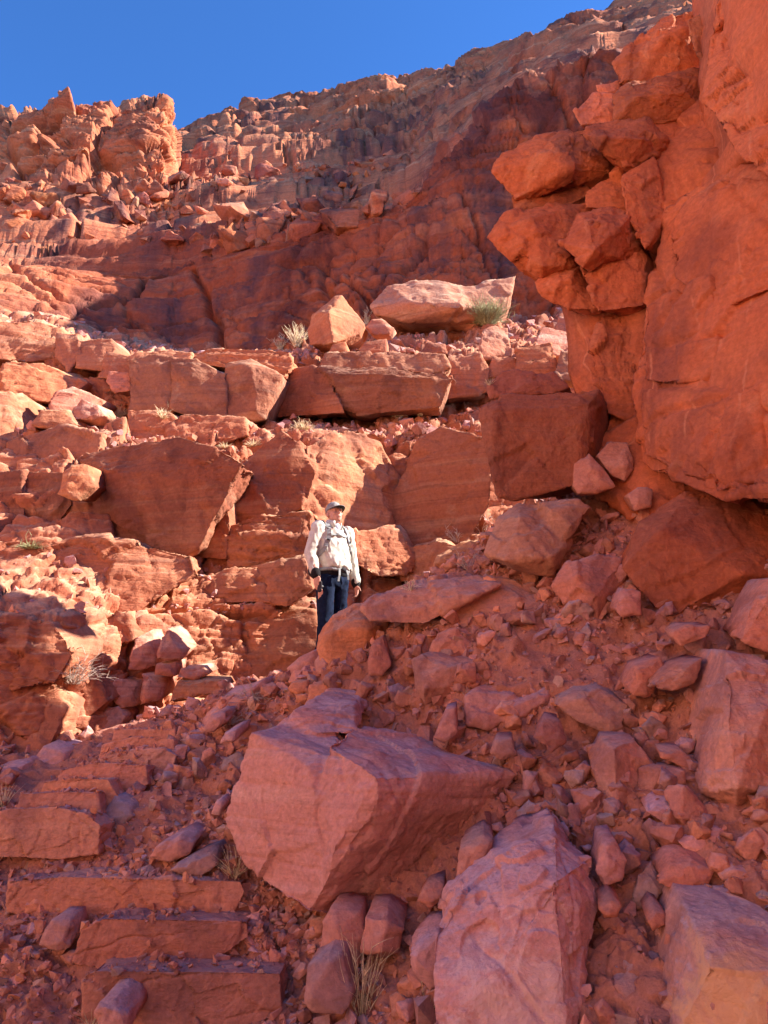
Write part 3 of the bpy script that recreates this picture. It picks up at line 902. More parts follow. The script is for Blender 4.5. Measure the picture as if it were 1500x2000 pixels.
rock('boulder', [(850, 2060, 3.72), (846, 1832, 4.0), (900, 1742, 4.12), (1010, 1652, 4.28), (1085, 1612, 4.36), (1158, 1672, 4.28), (1172, 1765, 4.16), (1122, 1855, 4.05), (1132, 2000, 3.82), (1110, 2080, 3.7)],
     'broad pink scaly slab boulder with white stained lower edge at the bottom of the view', 4.0, 0.55, M_STAIN, (1.16, 1.6, 1.8), 0, [(1000, 1800, 0.05), (950, 1950, 0.05), (1090, 1720, 0.06)], 0, 0.35, 0.0, crack=0.4, vpx=1.5, flake=1.5)
rock('boulder', [(1306, 2060, 3.5), (1320, 1960, 3.55), (1346, 1778, 3.75), (1400, 1826, 3.6), (1520, 1872, 3.4), (1600, 1905, 3.3), (1600, 2100, 3.2)],
     'mauve and tan boulder cut off by the bottom right corner', 3.5, 0.6, M_PATCH, (1.05, 1.5, 1.6), 0, [(1385, 1890, 0.1), (1400, 2040, 0.12)], 0, 0.6, 0.1, vpx=2.4)
rock('boulder', [(1400, 1345), (1420, 1278), (1500, 1290), (1600, 1310), (1600, 1540), (1500, 1560), (1440, 1592), (1372, 1548), (1384, 1440)],
     'tall pale orange boulder at the right edge above a dark hollow', 4.5, 0.8, M_ROCK, (1.12, 1.4, 1.3), 0.35, [(1420, 1400, 0.22), (1440, 1540, 0.25), (1500, 1380, 0.25)], 0, 0.55, 0.3, vpx=2.6)
rock('boulder', [(1213, 1110), (1252, 1022), (1342, 962), (1500, 955), (1600, 1000), (1600, 1130), (1400, 1182), (1302, 1217)],
     'big red wedge boulder lying under the foot of the right cliff', 6.0, 0.9, M_WALL, (0.95, 0.95, 0.95), 0.35, [(1290, 1040, 0.25), (1450, 1120, 0.3)], 0, 0.45)
rock('boulder', [(1448, 1250), (1462, 1190), (1500, 1130), (1580, 1120), (1580, 1270), (1500, 1274)],
     'rounded orange boulder at the right edge just below the red wedge', 5.3, 0.5, M_ROCK, (1.1, 1.05, 0.9))
rock('boulder', [(1155, 1500), (1180, 1448), (1240, 1445), (1278, 1490), (1262, 1560), (1200, 1600), (1178, 1580)],
     'upright tan block standing in the middle of the debris slope', 4.85, 0.4, M_ROCK, (1.1, 1.3, 1.15), 0.2, [(1200, 1460, 0.14), (1205, 1570, 0.16)], 0, 0.6)
rock('flat_rock', [(1080, 1375), (1120, 1352), (1170, 1342), (1228, 1378), (1215, 1420), (1190, 1432), (1130, 1410)],
     'grey brown diamond shaped rock on the debris slope right of the split slab', 5.5, 0.35, M_ROCK, (0.9, 1.1, 1.05), 0.4, None, None, 0.7)
rock('flat_rock', [[(905, 1360), (930, 1348), (1010, 1352), (990, 1400), (960, 1430), (908, 1418)], [(975, 1385), (1040, 1350), (1088, 1332), (1075, 1375), (1030, 1405), (985, 1415)]],
     'split mauve slab with a raised right lip on the debris slope', 5.75, 0.4, M_ROCK, MAUVE, 0.4, None, None, 0.7)
rock('angular_rock', [(805, 1290), (830, 1280), (890, 1292), (942, 1290), (930, 1335), (880, 1345), (830, 1380), (812, 1345)],
     'brown red angular rock below the pyramid shaped stone', 6.2, 0.45, M_ROCK, (0.95, 1.0, 0.95), 0.3, [(830, 1345, 0.12), (880, 1305, 0.1)], 0, 0.6)
rock('angular_rock', [(836, 1275), (855, 1238), (890, 1228), (935, 1275), (920, 1295), (860, 1292)],
     'pyramid shaped orange stone under the long flat slab', 6.5, 0.35, M_ROCK, (1.05, 1.05, 0.95))
rock('boulder', [[(945, 1082), (968, 1012), (1010, 980), (1060, 985), (1118, 1050), (1120, 1062), (1080, 1128), (1000, 1112)], [(1050, 978), (1130, 972), (1160, 990), (1120, 1050), (1090, 1060)]],
     'brown faceted boulder with shaded right side below the overhanging block', 6.7, 0.6, M_ROCK, (0.88, 1.0, 0.88), 0.35, [(1015, 1010, 0.2), (1078, 1085, 0.25), (985, 1095, 0.2)], 0.1, 0.5)
rock('boulder', [(1078, 1145), (1110, 1100), (1170, 1080), (1218, 1090), (1210, 1150), (1170, 1222), (1125, 1215)],
     'red boulder left of the wedge boulder and below the brown faceted one', 6.4, 0.5, M_ROCK, RED, 0.3, [(1130, 1130, 0.15), (1160, 1170, 0.18)], 0, 0.55)
rock('angular_rock', [(1118, 950), (1122, 905), (1150, 885), (1185, 925), (1200, 950), (1170, 962), (1130, 965)],
     'largest of the three stones wedged beside the overhanging block', 7.0, 0.35, M_ROCK, (1, 1, 0.95))
rock('angular_rock', [(1165, 890), (1190, 860), (1225, 865), (1238, 915), (1220, 942), (1195, 930)],
     'upper stone of the three wedged between the overhanging block and cliff', 7.1, 0.35, M_ROCK, (0.95, 0.95, 0.9))
rock('angular_rock', [(1225, 965), (1245, 952), (1275, 955), (1270, 990), (1240, 998)],
     'lowest stone of the three wedged at the foot of the right cliff', 6.8, 0.3, M_ROCK, (1, 1, 0.95))
rock('long_slab', [[(702, 1190), (720, 1165), (800, 1140), (900, 1128), (880, 1200), (830, 1222), (720, 1215)], [(840, 1130), (930, 1118), (1010, 1132), (1075, 1185), (1096, 1232), (1050, 1255), (960, 1225), (860, 1215)]],
     'long flat topped slab across the slope just right of the person', 6.55, 0.6, M_ROCK, (0.98, 1.1, 1.05), 0.55, [(860, 1150, 0.1), (930, 1165, 0.16), (985, 1140, 0.1)], 0.1, 0.5)
rock('boulder', [[(618, 1262), (622, 1242), (650, 1200), (690, 1178), (730, 1175), (760, 1215), (740, 1275), (700, 1308), (640, 1310), (622, 1290)]],
     'bright orange boulder hiding the feet of the person', 7.0, 0.5, M_ROCK, (1.12, 1.1, 0.62), 0.3, [(650, 1230, 0.2), (720, 1230, 0.2), (700, 1190, 0.1)], 0, 0.6)
rock('angular_rock', [(718, 1285), (730, 1250), (748, 1240), (765, 1300), (745, 1320), (722, 1318)],
     'narrow upright stone at the right foot of the bright orange boulder', 6.6, 0.25, M_ROCK, RED)
rock('angular_rock', [(598, 1370), (604, 1338), (650, 1325), (655, 1365), (630, 1378)],
     'small orange cube shaped stone below the bright orange boulder', 6.7, 0.25, M_ROCK, (1.1, 1.05, 0.75))
rock('angular_rock', [(562, 1345), (570, 1332), (600, 1330), (602, 1350), (580, 1360)],
     'low orange stone left of the small cube shaped stone', 6.85, 0.2, M_ROCK, (1.1, 1.0, 0.75))
rock('angular_rock', [(845, 1440), (870, 1385), (890, 1380), (895, 1430), (870, 1448)],
     'dark pointed stone behind the huge pink boulder', 5.7, 0.25, M_ROCK, MAUVE)
rock('angular_rock', [(1042, 1440), (1062, 1400), (1095, 1405), (1105, 1450), (1075, 1472)],
     'dark red wedge stone below the split mauve slab', 5.2, 0.25, M_ROCK, (0.9, 0.85, 0.85))
rock('angular_rock', [(958, 1470), (970, 1442), (1000, 1440), (1010, 1475), (980, 1485)],
     'grey pointed stone with a pale chip just above the tip of the huge pink boulder', 5.35, 0.2, M_ROCK, (0.95, 1.1, 1.1))
rock('angular_rock', [(1262, 1585), (1285, 1570), (1330, 1568), (1325, 1600), (1300, 1612)],
     'flat pale stone below the upright tan block', 4.5, 0.25, M_ROCK, PALE)
rock('angular_rock', [(1288, 1725), (1310, 1690), (1350, 1678), (1398, 1700), (1385, 1730), (1330, 1745)],
     'orange wedge stone with a pale rim in the lower right debris', 4.1, 0.3, M_ROCK, (1.1, 1.05, 0.95))
rock('angular_rock', [(1325, 1645), (1360, 1622), (1410, 1620), (1435, 1650), (1400, 1680), (1345, 1665)],
     'pale pink rounded rock in the shade below the tall right edge boulder', 4.3, 0.3, M_ROCK, PALE)
rock('angular_rock', [(1405, 1712), (1430, 1688), (1470, 1700), (1480, 1745), (1440, 1750)],
     'pale grey rock near the right edge above the corner boulder', 4.05, 0.25, M_ROCK, (1.1, 1.5, 1.6))
rock('angular_rock', [(1425, 1620), (1460, 1580), (1540, 1575), (1540, 1650), (1460, 1650)],
     'brown rock in the dark hollow under the tall right edge boulder', 4.5, 0.3, M_ROCK, (0.7, 0.65, 0.6))
rock('angular_rock', [(1198, 1925), (1235, 1885), (1290, 1875), (1300, 1910), (1285, 1985), (1245, 1998)],
     'tapering brown slab left of the corner boulder at the bottom', 3.75, 0.25, M_ROCK, (0.95, 1.05, 1), 0.5)
rock('angular_rock', [(1165, 1700), (1175, 1645), (1200, 1640), (1225, 1680), (1215, 1720), (1180, 1730)],
     'smooth pink stone touching the right side of the scaly slab boulder', 4.2, 0.25, M_ROCK, PINK)
rock('angular_rock', [(1170, 1775), (1195, 1755), (1215, 1770), (1205, 1790), (1180, 1792)],
     'small dark orange stone right of the scaly slab boulder', 4.0, 0.2, M_ROCK, (1, 0.9, 0.75))
rock('angular_rock', [(1263, 1800), (1280, 1775), (1300, 1785), (1300, 1810), (1275, 1818)],
     'small rounded red stone above the tapering brown slab', 3.95, 0.2, M_ROCK, RED)
rock('angular_rock', [(1350, 1505), (1290, 1480), (1285, 1465), (1330, 1465), (1360, 1490)],
     'flat orange stone between the upright tan block and the right edge boulder', 4.8, 0.2, M_ROCK, (1.1, 1.1, 0.95))
rock('angular_rock', [(1285, 1530), (1290, 1505), (1335, 1505), (1340, 1530), (1315, 1545)],
     'small squarish stone just below the flat orange stone', 4.7, 0.2, M_ROCK, (1.1, 1.15, 1))
rock('angular_rock', [(1225, 1345), (1240, 1300), (1290, 1280), (1300, 1310), (1270, 1360), (1235, 1362)],
     'red angular stone below the wedge boulder', 5.4, 0.3, M_ROCK, RED)
rock('angular_rock', [(1270, 1340), (1320, 1300), (1370, 1285), (1360, 1330), (1310, 1350)],
     'dark red flat stone leaning on the slope below the wedge boulder', 5.2, 0.3, M_ROCK, (0.85, 0.9, 0.9))
rock('angular_rock', [(1310, 1240), (1330, 1222), (1388, 1222), (1378, 1245), (1330, 1262)],
     'low flat stone at the foot of the wedge boulder', 5.5, 0.3, M_ROCK, (1.05, 1.05, 0.9))
rock('angular_rock', [(1200, 1190), (1215, 1150), (1250, 1155), (1252, 1200), (1215, 1205)],
     'blocky stone leaning on the left side of the wedge boulder', 6.0, 0.3, M_ROCK, (1.05, 1.05, 1))
# stones propped under the huge boulder
rock('angular_rock', [(622, 1880), (630, 1800), (648, 1772), (705, 1782), (712, 1830), (700, 1900), (640, 1900)],
     'upright red stone propping the left end of the huge pink boulder', 4.65, 0.25, M_ROCK, (1, 1.05, 1.05), 0.2, None, 0.06, 0.5)
rock('angular_rock', [(702, 1860), (712, 1790), (750, 1785), (790, 1815), (780, 1865), (740, 1872)],
     'faceted red stone beside the upright stone under the huge pink boulder', 4.6, 0.3, M_ROCK, (1, 1.05, 1.05), 0.2, [(755, 1800, 0.08), (745, 1858, 0.1)], 0, 0.5)
rock('angular_rock', [(592, 1960), (600, 1885), (645, 1855), (668, 1862), (690, 1950), (670, 1985), (610, 1980)],
     'dark mauve pointed slab standing beside the lowest step', 4.4, 0.25, M_ROCK, (0.85, 1.0, 1.1), 0.3, None, 0.05, 0.4)
rock('angular_rock', [(796, 1865), (830, 1835), (862, 1825), (870, 1920), (840, 1935), (810, 1905)],
     'pale mauve stone tucked behind the left edge of the scaly slab boulder', 4.25, 0.3, M_ROCK, (1.1, 1.5, 1.75), 0.2)
rock('angular_rock', [(900, 1660), (945, 1628), (965, 1640), (950, 1700), (905, 1745), (890, 1730)],
     'upright brown stone behind the scaly slab boulder', 4.5, 0.3, M_ROCK, (1, 1.1, 1))
rock('angular_rock', [(815, 1760), (830, 1735), (868, 1725), (870, 1755), (840, 1775)],
     'red wedge stone in the rubble between the two biggest pink boulders', 4.6, 0.2, M_ROCK, RED)
rock('angular_rock', [(185, 1975), (195, 1955), (225, 1950), (250, 1985), (245, 2020), (190, 2020)],
     'rounded mauve stone left of the lowest step at the bottom edge', 4.35, 0.25, M_ROCK, MAUVE)
rock('angular_rock', [(200, 1590), (225, 1555), (250, 1570), (262, 1595), (240, 1612), (205, 1615)],
     'grey triangular stone at the right end of the upper steps', 6.0, 0.25, M_ROCK, (0.75, 1.25, 1.75))
rock('angular_rock', [(290, 1675), (320, 1645), (355, 1632), (382, 1645), (370, 1670), (330, 1685)],
     'smooth mauve stone half buried on the trail beside the huge boulder', 5.55, 0.3, M_ROCK, MAUVE)
rock('angular_rock', [(330, 1700), (380, 1675), (415, 1665), (425, 1690), (390, 1715)],
     'flat mauve stone just above the longest step', 5.4, 0.25, M_ROCK, (0.85, 1.05, 1.2))
rock('angular_rock', [(75, 1845), (100, 1795), (137, 1797), (135, 1850), (110, 1858)],
     'flat triangular stone leaning at the left end of the second step', 4.95, 0.2, M_ROCK, (0.9, 1.0, 1.1))
rock('angular_rock', [(412, 1590), (420, 1565), (432, 1560), (438, 1572), (428, 1592)],
     'small pale pink upright stone left of the huge boulder', 5.75, 0.15, M_ROCK, (1.2, 1.7, 1.8))

# --- the steps of the trail
STEPS = []
def step(poly, Y, label, tint=(1, 1, 1), depth=0.75, joints=()):
    SEED[0] += 13
    vm = sum(p[1] for p in poly) / len(poly)
    front = [(p[0], p[1] + (22 if p[1] > vm else 0), Y) for p in poly]
    A = [at(*p) for p in front]
    B = [(x, y + depth, z - 0.02) for x, y, z in A]
    us = [p[0] for p in poly]; vs_ = [p[1] for p in poly]
    size = math.sqrt((max(us) - min(us)) * (max(vs_) - min(vs_))) * px(Y)
    me = finish(hull_mesh([A + B]), M_ROCK, size, (5.6 * px(Y), Y + 0.25), SEED[0], 0.5, 0.0, 0.8, 0.6)
    o = link('stone_step', me, None, None, tint)
    STEPS.append(me)
    tag(o, label, 'stone step', 'stone steps of the trail')


step([(160, 2000), (162, 1905), (180, 1897), (415, 1899), (548, 1902), (550, 1965), (420, 2000), (300, 2012)], 4.6, 'lowest stone step, a long cracked red slab', (0.85, 0.85, 0.85))
step([(142, 1856), (160, 1818), (200, 1795), (330, 1797), (482, 1801), (486, 1830), (400, 1866), (300, 1882), (200, 1874)], 4.95, 'second stone step, a long slab with a slanted left end', (0.88, 0.85, 0.85))
step([(14, 1758), (16, 1722), (120, 1713), (360, 1719), (470, 1722), (478, 1742), (440, 1786), (300, 1794), (110, 1777)], 5.27, 'third stone step, the longest slab with an orange left end', (1, 1, 0.95))
step([(-120, 1650), (-120, 1604), (20, 1580), (110, 1576), (165, 1588), (196, 1612), (192, 1645), (120, 1656)], 5.68, 'fourth stone step, broad rounded slab at the left edge', (1.08, 1.15, 1.1), 0.6)
step([(32, 1580), (38, 1551), (120, 1547), (190, 1549), (198, 1575)], 5.9, 'fifth stone step, low jointed brown course', (1.0, 1.05, 1.05), 0.5)
step([(72, 1550), (85, 1528), (140, 1520), (210, 1522), (232, 1538), (225, 1552)], 6.08, 'sixth stone step, rounded orange slab', (1.18, 1.2, 1.0), 0.5)
step([(106, 1524), (118, 1504), (180, 1490), (285, 1494), (290, 1510), (262, 1524)], 6.3, 'seventh stone step, red slab', (1.12, 1.15, 1.12), 0.5)
step([(165, 1494), (175, 1480), (220, 1466), (320, 1462), (345, 1475), (335, 1490)], 6.52, 'eighth stone step, curved mauve slab', (1.05, 1.25, 1.3), 0.5)
step([(188, 1474), (200, 1455), (260, 1440), (340, 1444), (342, 1465)], 6.72, 'ninth stone step, sloping red slab', (1.15, 1.18, 1.12), 0.5)
step([(215, 1446), (222, 1424), (342, 1424), (345, 1446)], 6.92, 'highest stone step, straight narrow slab', (1.08, 1.15, 1.12), 0.5)

# --- rocks left of the steps and along the path
L_ = [
    ([(55, 1532), (60, 1490), (85, 1456), (128, 1470), (122, 1500), (108, 1530)], 6.9, 'narrow pinkish rock with a pale crown left of the sixth step', PINK),
    ([(-60, 1580), (-60, 1500), (20, 1490), (45, 1495), (40, 1545), (0, 1578)], 6.6, 'pale pink rock at the left edge above the broad fourth step', PINK),
    ([(124, 1520), (128, 1450), (150, 1400), (230, 1378), (245, 1400), (225, 1430), (170, 1490)], 7.6, 'large block with a sunlit top left of the upper steps', (1, 1.15, 1.0)),
    ([(345, 1465), (348, 1420), (372, 1405), (380, 1440), (366, 1468)], 7.2, 'brown stone at the right end of the highest step', (0.95, 1, 1)),
    ([(372, 1462), (392, 1400), (450, 1352), (520, 1322), (525, 1340), (440, 1395), (405, 1440)], 7.0, 'long pink sloping slab edging the trail below the person', PINK),
    ([(560, 1305), (585, 1285), (620, 1268), (625, 1310), (600, 1330), (565, 1325)], 7.4, 'rounded pink stone at the feet of the person', (1.05, 1.15, 1.1)),
    ([(395, 1425), (412, 1395), (440, 1390), (440, 1410), (415, 1432)], 6.6, 'mauve slab lying in the path debris above the huge boulder', MAUVE),
    ([(430, 1452), (440, 1430), (462, 1425), (458, 1448)], 6.3, 'small pale grey chip in the path debris', (1.1, 1.7, 1.9)),
    ([(548, 1420), (560, 1400), (605, 1395), (600, 1415), (570, 1428)], 6.1, 'small pink block resting on the back of the huge boulder', PINK),
]
for poly, Y, lab, t in L_:
    rock('angular_rock', poly, lab, Y, 0.4, M_ROCK, t, 0.35)

rock('boulder', [[(720, 598), (760, 560), (800, 550), (856, 545), (905, 553), (930, 600), (872, 634), (800, 632), (742, 618)], [(890, 558), (955, 563), (1008, 538), (1000, 570), (980, 600), (950, 618), (880, 630)]],
     'long low boulder with a pale horned right end on the bench', 15.6, 1.6, M_MID, (1.1, 1.65, 1.75), 0.35, [(800, 590, 0.5), (860, 560, 0.3), (900, 600, 0.7)], 0.2, 0.5)

# --- the ledges behind the person
C_ = [  # tints darkened on shaded faces: brown patina, with shade painted in
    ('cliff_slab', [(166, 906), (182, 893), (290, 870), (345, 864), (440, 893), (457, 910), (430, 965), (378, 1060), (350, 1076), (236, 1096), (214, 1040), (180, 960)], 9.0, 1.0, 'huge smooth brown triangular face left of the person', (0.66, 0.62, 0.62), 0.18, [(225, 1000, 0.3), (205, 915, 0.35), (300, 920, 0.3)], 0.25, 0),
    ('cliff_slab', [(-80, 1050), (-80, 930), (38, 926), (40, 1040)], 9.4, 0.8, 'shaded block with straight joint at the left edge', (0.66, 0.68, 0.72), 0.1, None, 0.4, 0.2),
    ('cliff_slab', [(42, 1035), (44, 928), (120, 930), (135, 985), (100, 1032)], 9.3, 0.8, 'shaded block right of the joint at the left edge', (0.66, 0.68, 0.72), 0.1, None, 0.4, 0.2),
    ('cliff_slab', [(20, 905), (30, 860), (120, 838), (188, 852), (180, 895), (120, 922), (40, 922)], 9.9, 0.9, 'mauve sloping rock above the jointed blocks at the left edge', (0.85, 0.9, 0.95), 0.4, None, 0.6, 0.2),
    ('angular_rock', [(112, 965), (125, 925), (150, 905), (172, 910), (182, 950), (150, 978)], 9.0, 0.4, 'orange rock notched into the left corner of the smooth triangular face', (1.05, 1.1, 0.95), 0.3, None, 0.7, 0),
    ('cliff_slab', [(440, 965), (470, 920), (520, 872), (548, 850), (578, 872), (608, 925), (590, 985), (560, 1005), (446, 1026)], 9.5, 0.9, 'brown face with sunlit streaks behind the head of the person', (0.8, 0.8, 0.78), 0.25, None, 0.6, 0),
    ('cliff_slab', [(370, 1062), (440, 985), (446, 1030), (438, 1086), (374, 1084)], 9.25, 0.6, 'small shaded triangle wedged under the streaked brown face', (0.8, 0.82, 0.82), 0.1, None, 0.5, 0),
    ('ledge_rock', [(444, 1030), (520, 1012), (598, 1004), (606, 1086), (540, 1096), (450, 1104)], 9.2, 0.9, 'layered ledge under the streaked brown face left of the person', (0.95, 1.05, 1), 0.1, None, 0.6, 1.2),
    ('ledge_rock', [(384, 1165), (400, 1132), (450, 1115), (500, 1110), (522, 1172), (450, 1174)], 8.8, 0.7, 'low brown ledge block with sunlit brow left of the person', (1, 1.1, 1.05), 0.3, None, 0.6, 0.3),
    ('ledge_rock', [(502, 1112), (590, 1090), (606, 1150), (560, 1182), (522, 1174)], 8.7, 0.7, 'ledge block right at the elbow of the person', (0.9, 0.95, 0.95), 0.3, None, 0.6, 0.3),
    ('ledge_rock', [(250, 1310), (256, 1250), (312, 1200), (382, 1174), (424, 1196), (405, 1250), (355, 1312)], 8.5, 0.7, 'sunlit hump of rock above the sunlit broken stones', (1.02, 1.15, 1.1), 0.45, None, 0.7, 0.2),
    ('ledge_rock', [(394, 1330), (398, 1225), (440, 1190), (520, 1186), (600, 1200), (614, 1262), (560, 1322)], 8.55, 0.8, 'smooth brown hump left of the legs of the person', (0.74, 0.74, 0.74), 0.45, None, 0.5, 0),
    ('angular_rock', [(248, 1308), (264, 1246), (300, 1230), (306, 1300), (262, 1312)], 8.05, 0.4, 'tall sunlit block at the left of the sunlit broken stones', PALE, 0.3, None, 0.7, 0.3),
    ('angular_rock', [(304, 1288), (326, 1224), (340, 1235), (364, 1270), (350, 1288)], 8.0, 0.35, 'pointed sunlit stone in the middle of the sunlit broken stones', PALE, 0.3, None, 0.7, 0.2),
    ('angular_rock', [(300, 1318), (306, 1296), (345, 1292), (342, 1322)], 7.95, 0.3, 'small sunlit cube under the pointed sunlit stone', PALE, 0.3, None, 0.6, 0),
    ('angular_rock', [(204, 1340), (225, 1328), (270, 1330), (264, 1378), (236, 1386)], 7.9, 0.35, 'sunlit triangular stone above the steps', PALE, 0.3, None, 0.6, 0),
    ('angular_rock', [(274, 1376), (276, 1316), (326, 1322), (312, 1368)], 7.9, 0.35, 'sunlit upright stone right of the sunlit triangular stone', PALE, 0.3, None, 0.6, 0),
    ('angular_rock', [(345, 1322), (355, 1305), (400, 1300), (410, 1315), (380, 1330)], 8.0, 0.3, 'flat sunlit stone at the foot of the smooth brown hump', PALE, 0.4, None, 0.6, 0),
    ('angular_rock', [(330, 1372), (345, 1330), (440, 1328), (450, 1345), (400, 1362)], 7.85, 0.3, 'brown layered stone beside the path above the steps', (0.95, 1.05, 1), 0.4, None, 0.7, 0.6),
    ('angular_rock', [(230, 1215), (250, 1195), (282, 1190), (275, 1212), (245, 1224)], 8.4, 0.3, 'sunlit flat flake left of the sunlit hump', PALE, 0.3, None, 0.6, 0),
    # the belt of blocks
    ('cliff_block', [(256, 798), (258, 706), (292, 697), (336, 702), (332, 803)], 11.2, 0.9, 'leftmost of three big square blocks in a row', (0.85, 1.05, 1.15), 0.08, None, 0.3, 0.15),
    ('cliff_block', [(338, 795), (340, 705), (385, 708), (434, 732), (438, 812), (380, 810)], 11.15, 0.9, 'middle of three big square blocks in a row with notched corner', (0.84, 1.02, 1.12), 0.08, None, 0.3, 0.15),
    ('cliff_block', [(442, 818), (444, 716), (490, 708), (545, 737), (515, 772), (512, 812), (470, 822)], 11.2, 0.9, 'rightmost of three big square blocks with a sunlit right facet', (0.86, 1.0, 1.05), 0.08, [(492, 716, 0.15), (500, 800, 0.15)], 0.3, 0.15),
    ('cap_rock', [(370, 705), (376, 692), (420, 683), (555, 688), (562, 706), (548, 735), (490, 716), (420, 706)], 11.6, 0.9, 'layered orange cap rock above the three square blocks', (1.1, 1.15, 1.0), 0.3, None, 0.6, 1.2),
    ('cap_rock', [(255, 703), (270, 688), (330, 684), (368, 690), (365, 704)], 11.6, 0.8, 'thin orange cap rock above the leftmost square block', (1.1, 1.15, 1.0), 0.4, None, 0.6, 1.0),
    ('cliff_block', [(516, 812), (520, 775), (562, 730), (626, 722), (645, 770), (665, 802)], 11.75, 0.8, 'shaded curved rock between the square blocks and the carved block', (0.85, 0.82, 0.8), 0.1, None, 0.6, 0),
    ('cliff_block', [(622, 726), (640, 718), (850, 725), (870, 740), (846, 792), (700, 806), (672, 796), (642, 760)], 11.6, 1.0, 'large mauve block with rippled face and pale right edge', (0.68, 0.74, 0.8), -0.05, [(640, 730, 0.15), (690, 795, 0.05), (845, 735, 0.12)], 0.45, 0.35),
    ('cap_rock', [(722, 718), (730, 697), (780, 688), (860, 695), (870, 716), (850, 741), (740, 730)], 11.8, 0.9, 'grey topped cap on the right of the rippled block', (0.95, 1.2, 1.25), 0.3, None, 0.6, 0.3),
    ('cap_rock', [(624, 735), (640, 692), (718, 688), (738, 718), (720, 732)], 11.8, 0.9, 'brown cap on the left of the rippled block', (0.85, 0.9, 0.9), 0.3, None, 0.6, 0.2),
    ('cliff_block', [(878, 775), (880, 705), (935, 693), (952, 722), (946, 762)], 12.3, 0.8, 'squat red block right of the rippled block', (1, 1, 1), 0.15, None, 0.6, 0.2),
    ('cliff_block', [(935, 697), (945, 646), (966, 638), (988, 645), (996, 692), (952, 698)], 13.0, 0.7, 'pointed red block with a lit rough face below the bush', PINK, 0.2, None, 0.8, 0),
    ('cliff_block', [(1008, 728), (1012, 682), (1075, 672), (1086, 725)], 12.2, 0.7, 'orange square block behind the dark cap slab', (1.05, 1, 0.9), 0.2, None, 0.6, 0.2),
    ('cliff_block', [(1040, 690), (1062, 642), (1118, 652), (1104, 692)], 13.0, 0.7, 'pale slanting slab above the orange square block', PALE, 0.5, None, 0.5, 0.2),
    ('cliff_block', [(1085, 650), (1095, 622), (1130, 625), (1150, 660), (1120, 668)], 13.8, 0.7, 'rounded pink rock next to the cliff wall on the bench', PINK, 0.3, None, 0.6, 0),
    ('cliff_block', [(1085, 740), (1100, 690), (1160, 690), (1175, 740)], 12.0, 0.7, 'mauve rock behind the pale grass tuft by the wall', (0.9, 1.1, 1.2), 0.3, None, 0.6, 0.2),
    ('cliff_block', [(950, 735), (965, 700), (1005, 700), (1008, 735)], 12.4, 0.6, 'low red block just left of the orange square block', (1, 1.02, 1), 0.3, None, 0.6, 0.2),
    ('boulder', [(600, 645), (610, 613), (640, 606), (655, 580), (668, 577), (712, 632), (702, 652), (682, 666), (648, 673), (604, 674)], 13.6, 0.9, 'tan pointed boulder with one brightly sunlit face on the bench', (1.15, 1.42, 1.15), 0.2, [(641, 612, 0.6), (650, 670, 0.6)], 0.3, 0),
    ('angular_rock', [(714, 640), (725, 624), (745, 622), (772, 640), (760, 652), (730, 655)], 14.0, 0.5, 'small pale slab between the tan boulder and the long low boulder', (1.15, 1.6, 1.7), 0.4, None, 0.5, 0),
    ('angular_rock', [(640, 690), (650, 672), (675, 668), (680, 690)], 12.9, 0.5, 'small orange stone under the tan pointed boulder', (1.1, 1.1, 0.85), 0.3, None, 0.6, 0),
    ('angular_rock', [(700, 690), (712, 668), (755, 662), (755, 690)], 13.0, 0.5, 'reddish block left of the grey topped cap', (1.05, 1.05, 1), 0.3, None, 0.6, 0.3),
    ('angular_rock', [(820, 690), (835, 668), (870, 672), (875, 692)], 13.2, 0.5, 'red block behind the grey topped cap', (1, 1, 1), 0.3, None, 0.6, 0.3),
    ('angular_rock', [(385, 694), (388, 685), (402, 684), (404, 692)], 12.2, 0.2, 'small white stone on the layered cap rock', (1.4, 3.2, 5), 0.3, None, 0.5, 0),
    ('angular_rock', [(405, 692), (412, 680), (436, 679), (440, 690)], 12.3, 0.3, 'small pink stone beside the small white stone', PINK, 0.3, None, 0.5, 0),
    # the lower cliff at the left
    ('cliff_slab', [(-80, 1205), (-80, 1070), (60, 1078), (180, 1060), (235, 1102), (352, 1084), (362, 1122), (250, 1188), (120, 1214), (0, 1212)], 8.2, 0.8, 'broad red sloping face under the smooth triangular face', (0.85, 0.84, 0.84), 0.45, None, 0.5, 0.2),
    ('cliff_slab', [(-80, 1335), (-80, 1222), (95, 1222), (135, 1270), (100, 1330), (20, 1340)], 7.0, 0.7, 'jointed red rock at the left edge above the grey leafless bush', (0.9, 0.88, 0.88), 0.25, None, 0.7, 0.3),
    ('cliff_slab', [(60, 1232), (75, 1195), (150, 1170), (175, 1205), (130, 1225)], 7.7, 0.5, 'small red block below the dark crack at the left', (0.95, 0.92, 0.9), 0.3, None, 0.6, 0.2),
    ('cliff_slab', [(150, 1262), (165, 1212), (245, 1196), (258, 1245), (210, 1275)], 7.9, 0.5, 'red block left of the sunlit hump', (0.95, 0.92, 0.9), 0.3, None, 0.6, 0.2),
    ('cliff_slab', [(-80, 1490), (-80, 1345), (90, 1340), (120, 1385), (80, 1470)], 6.95, 0.6, 'pinkish bulging rock at the left edge level with the highest step', (0.95, 0.98, 1.0), 0.35, None, 0.6, 0.1),
    ('cliff_slab', [(100, 1420), (105, 1350), (185, 1320), (205, 1370), (160, 1405)], 7.4, 0.6, 'brown rock behind the sunlit topped block', (0.9, 0.9, 0.9), 0.3, None, 0.6, 0.1),
    # left belt
    ('cliff_block', [(-60, 695), (-60, 640), (60, 628), (112, 642), (112, 690), (60, 702)], 12.2, 0.9, 'flat lit block at the left edge above the orange shelf', (1, 1.15, 1.1), 0.25, None, 0.7, 0.6),
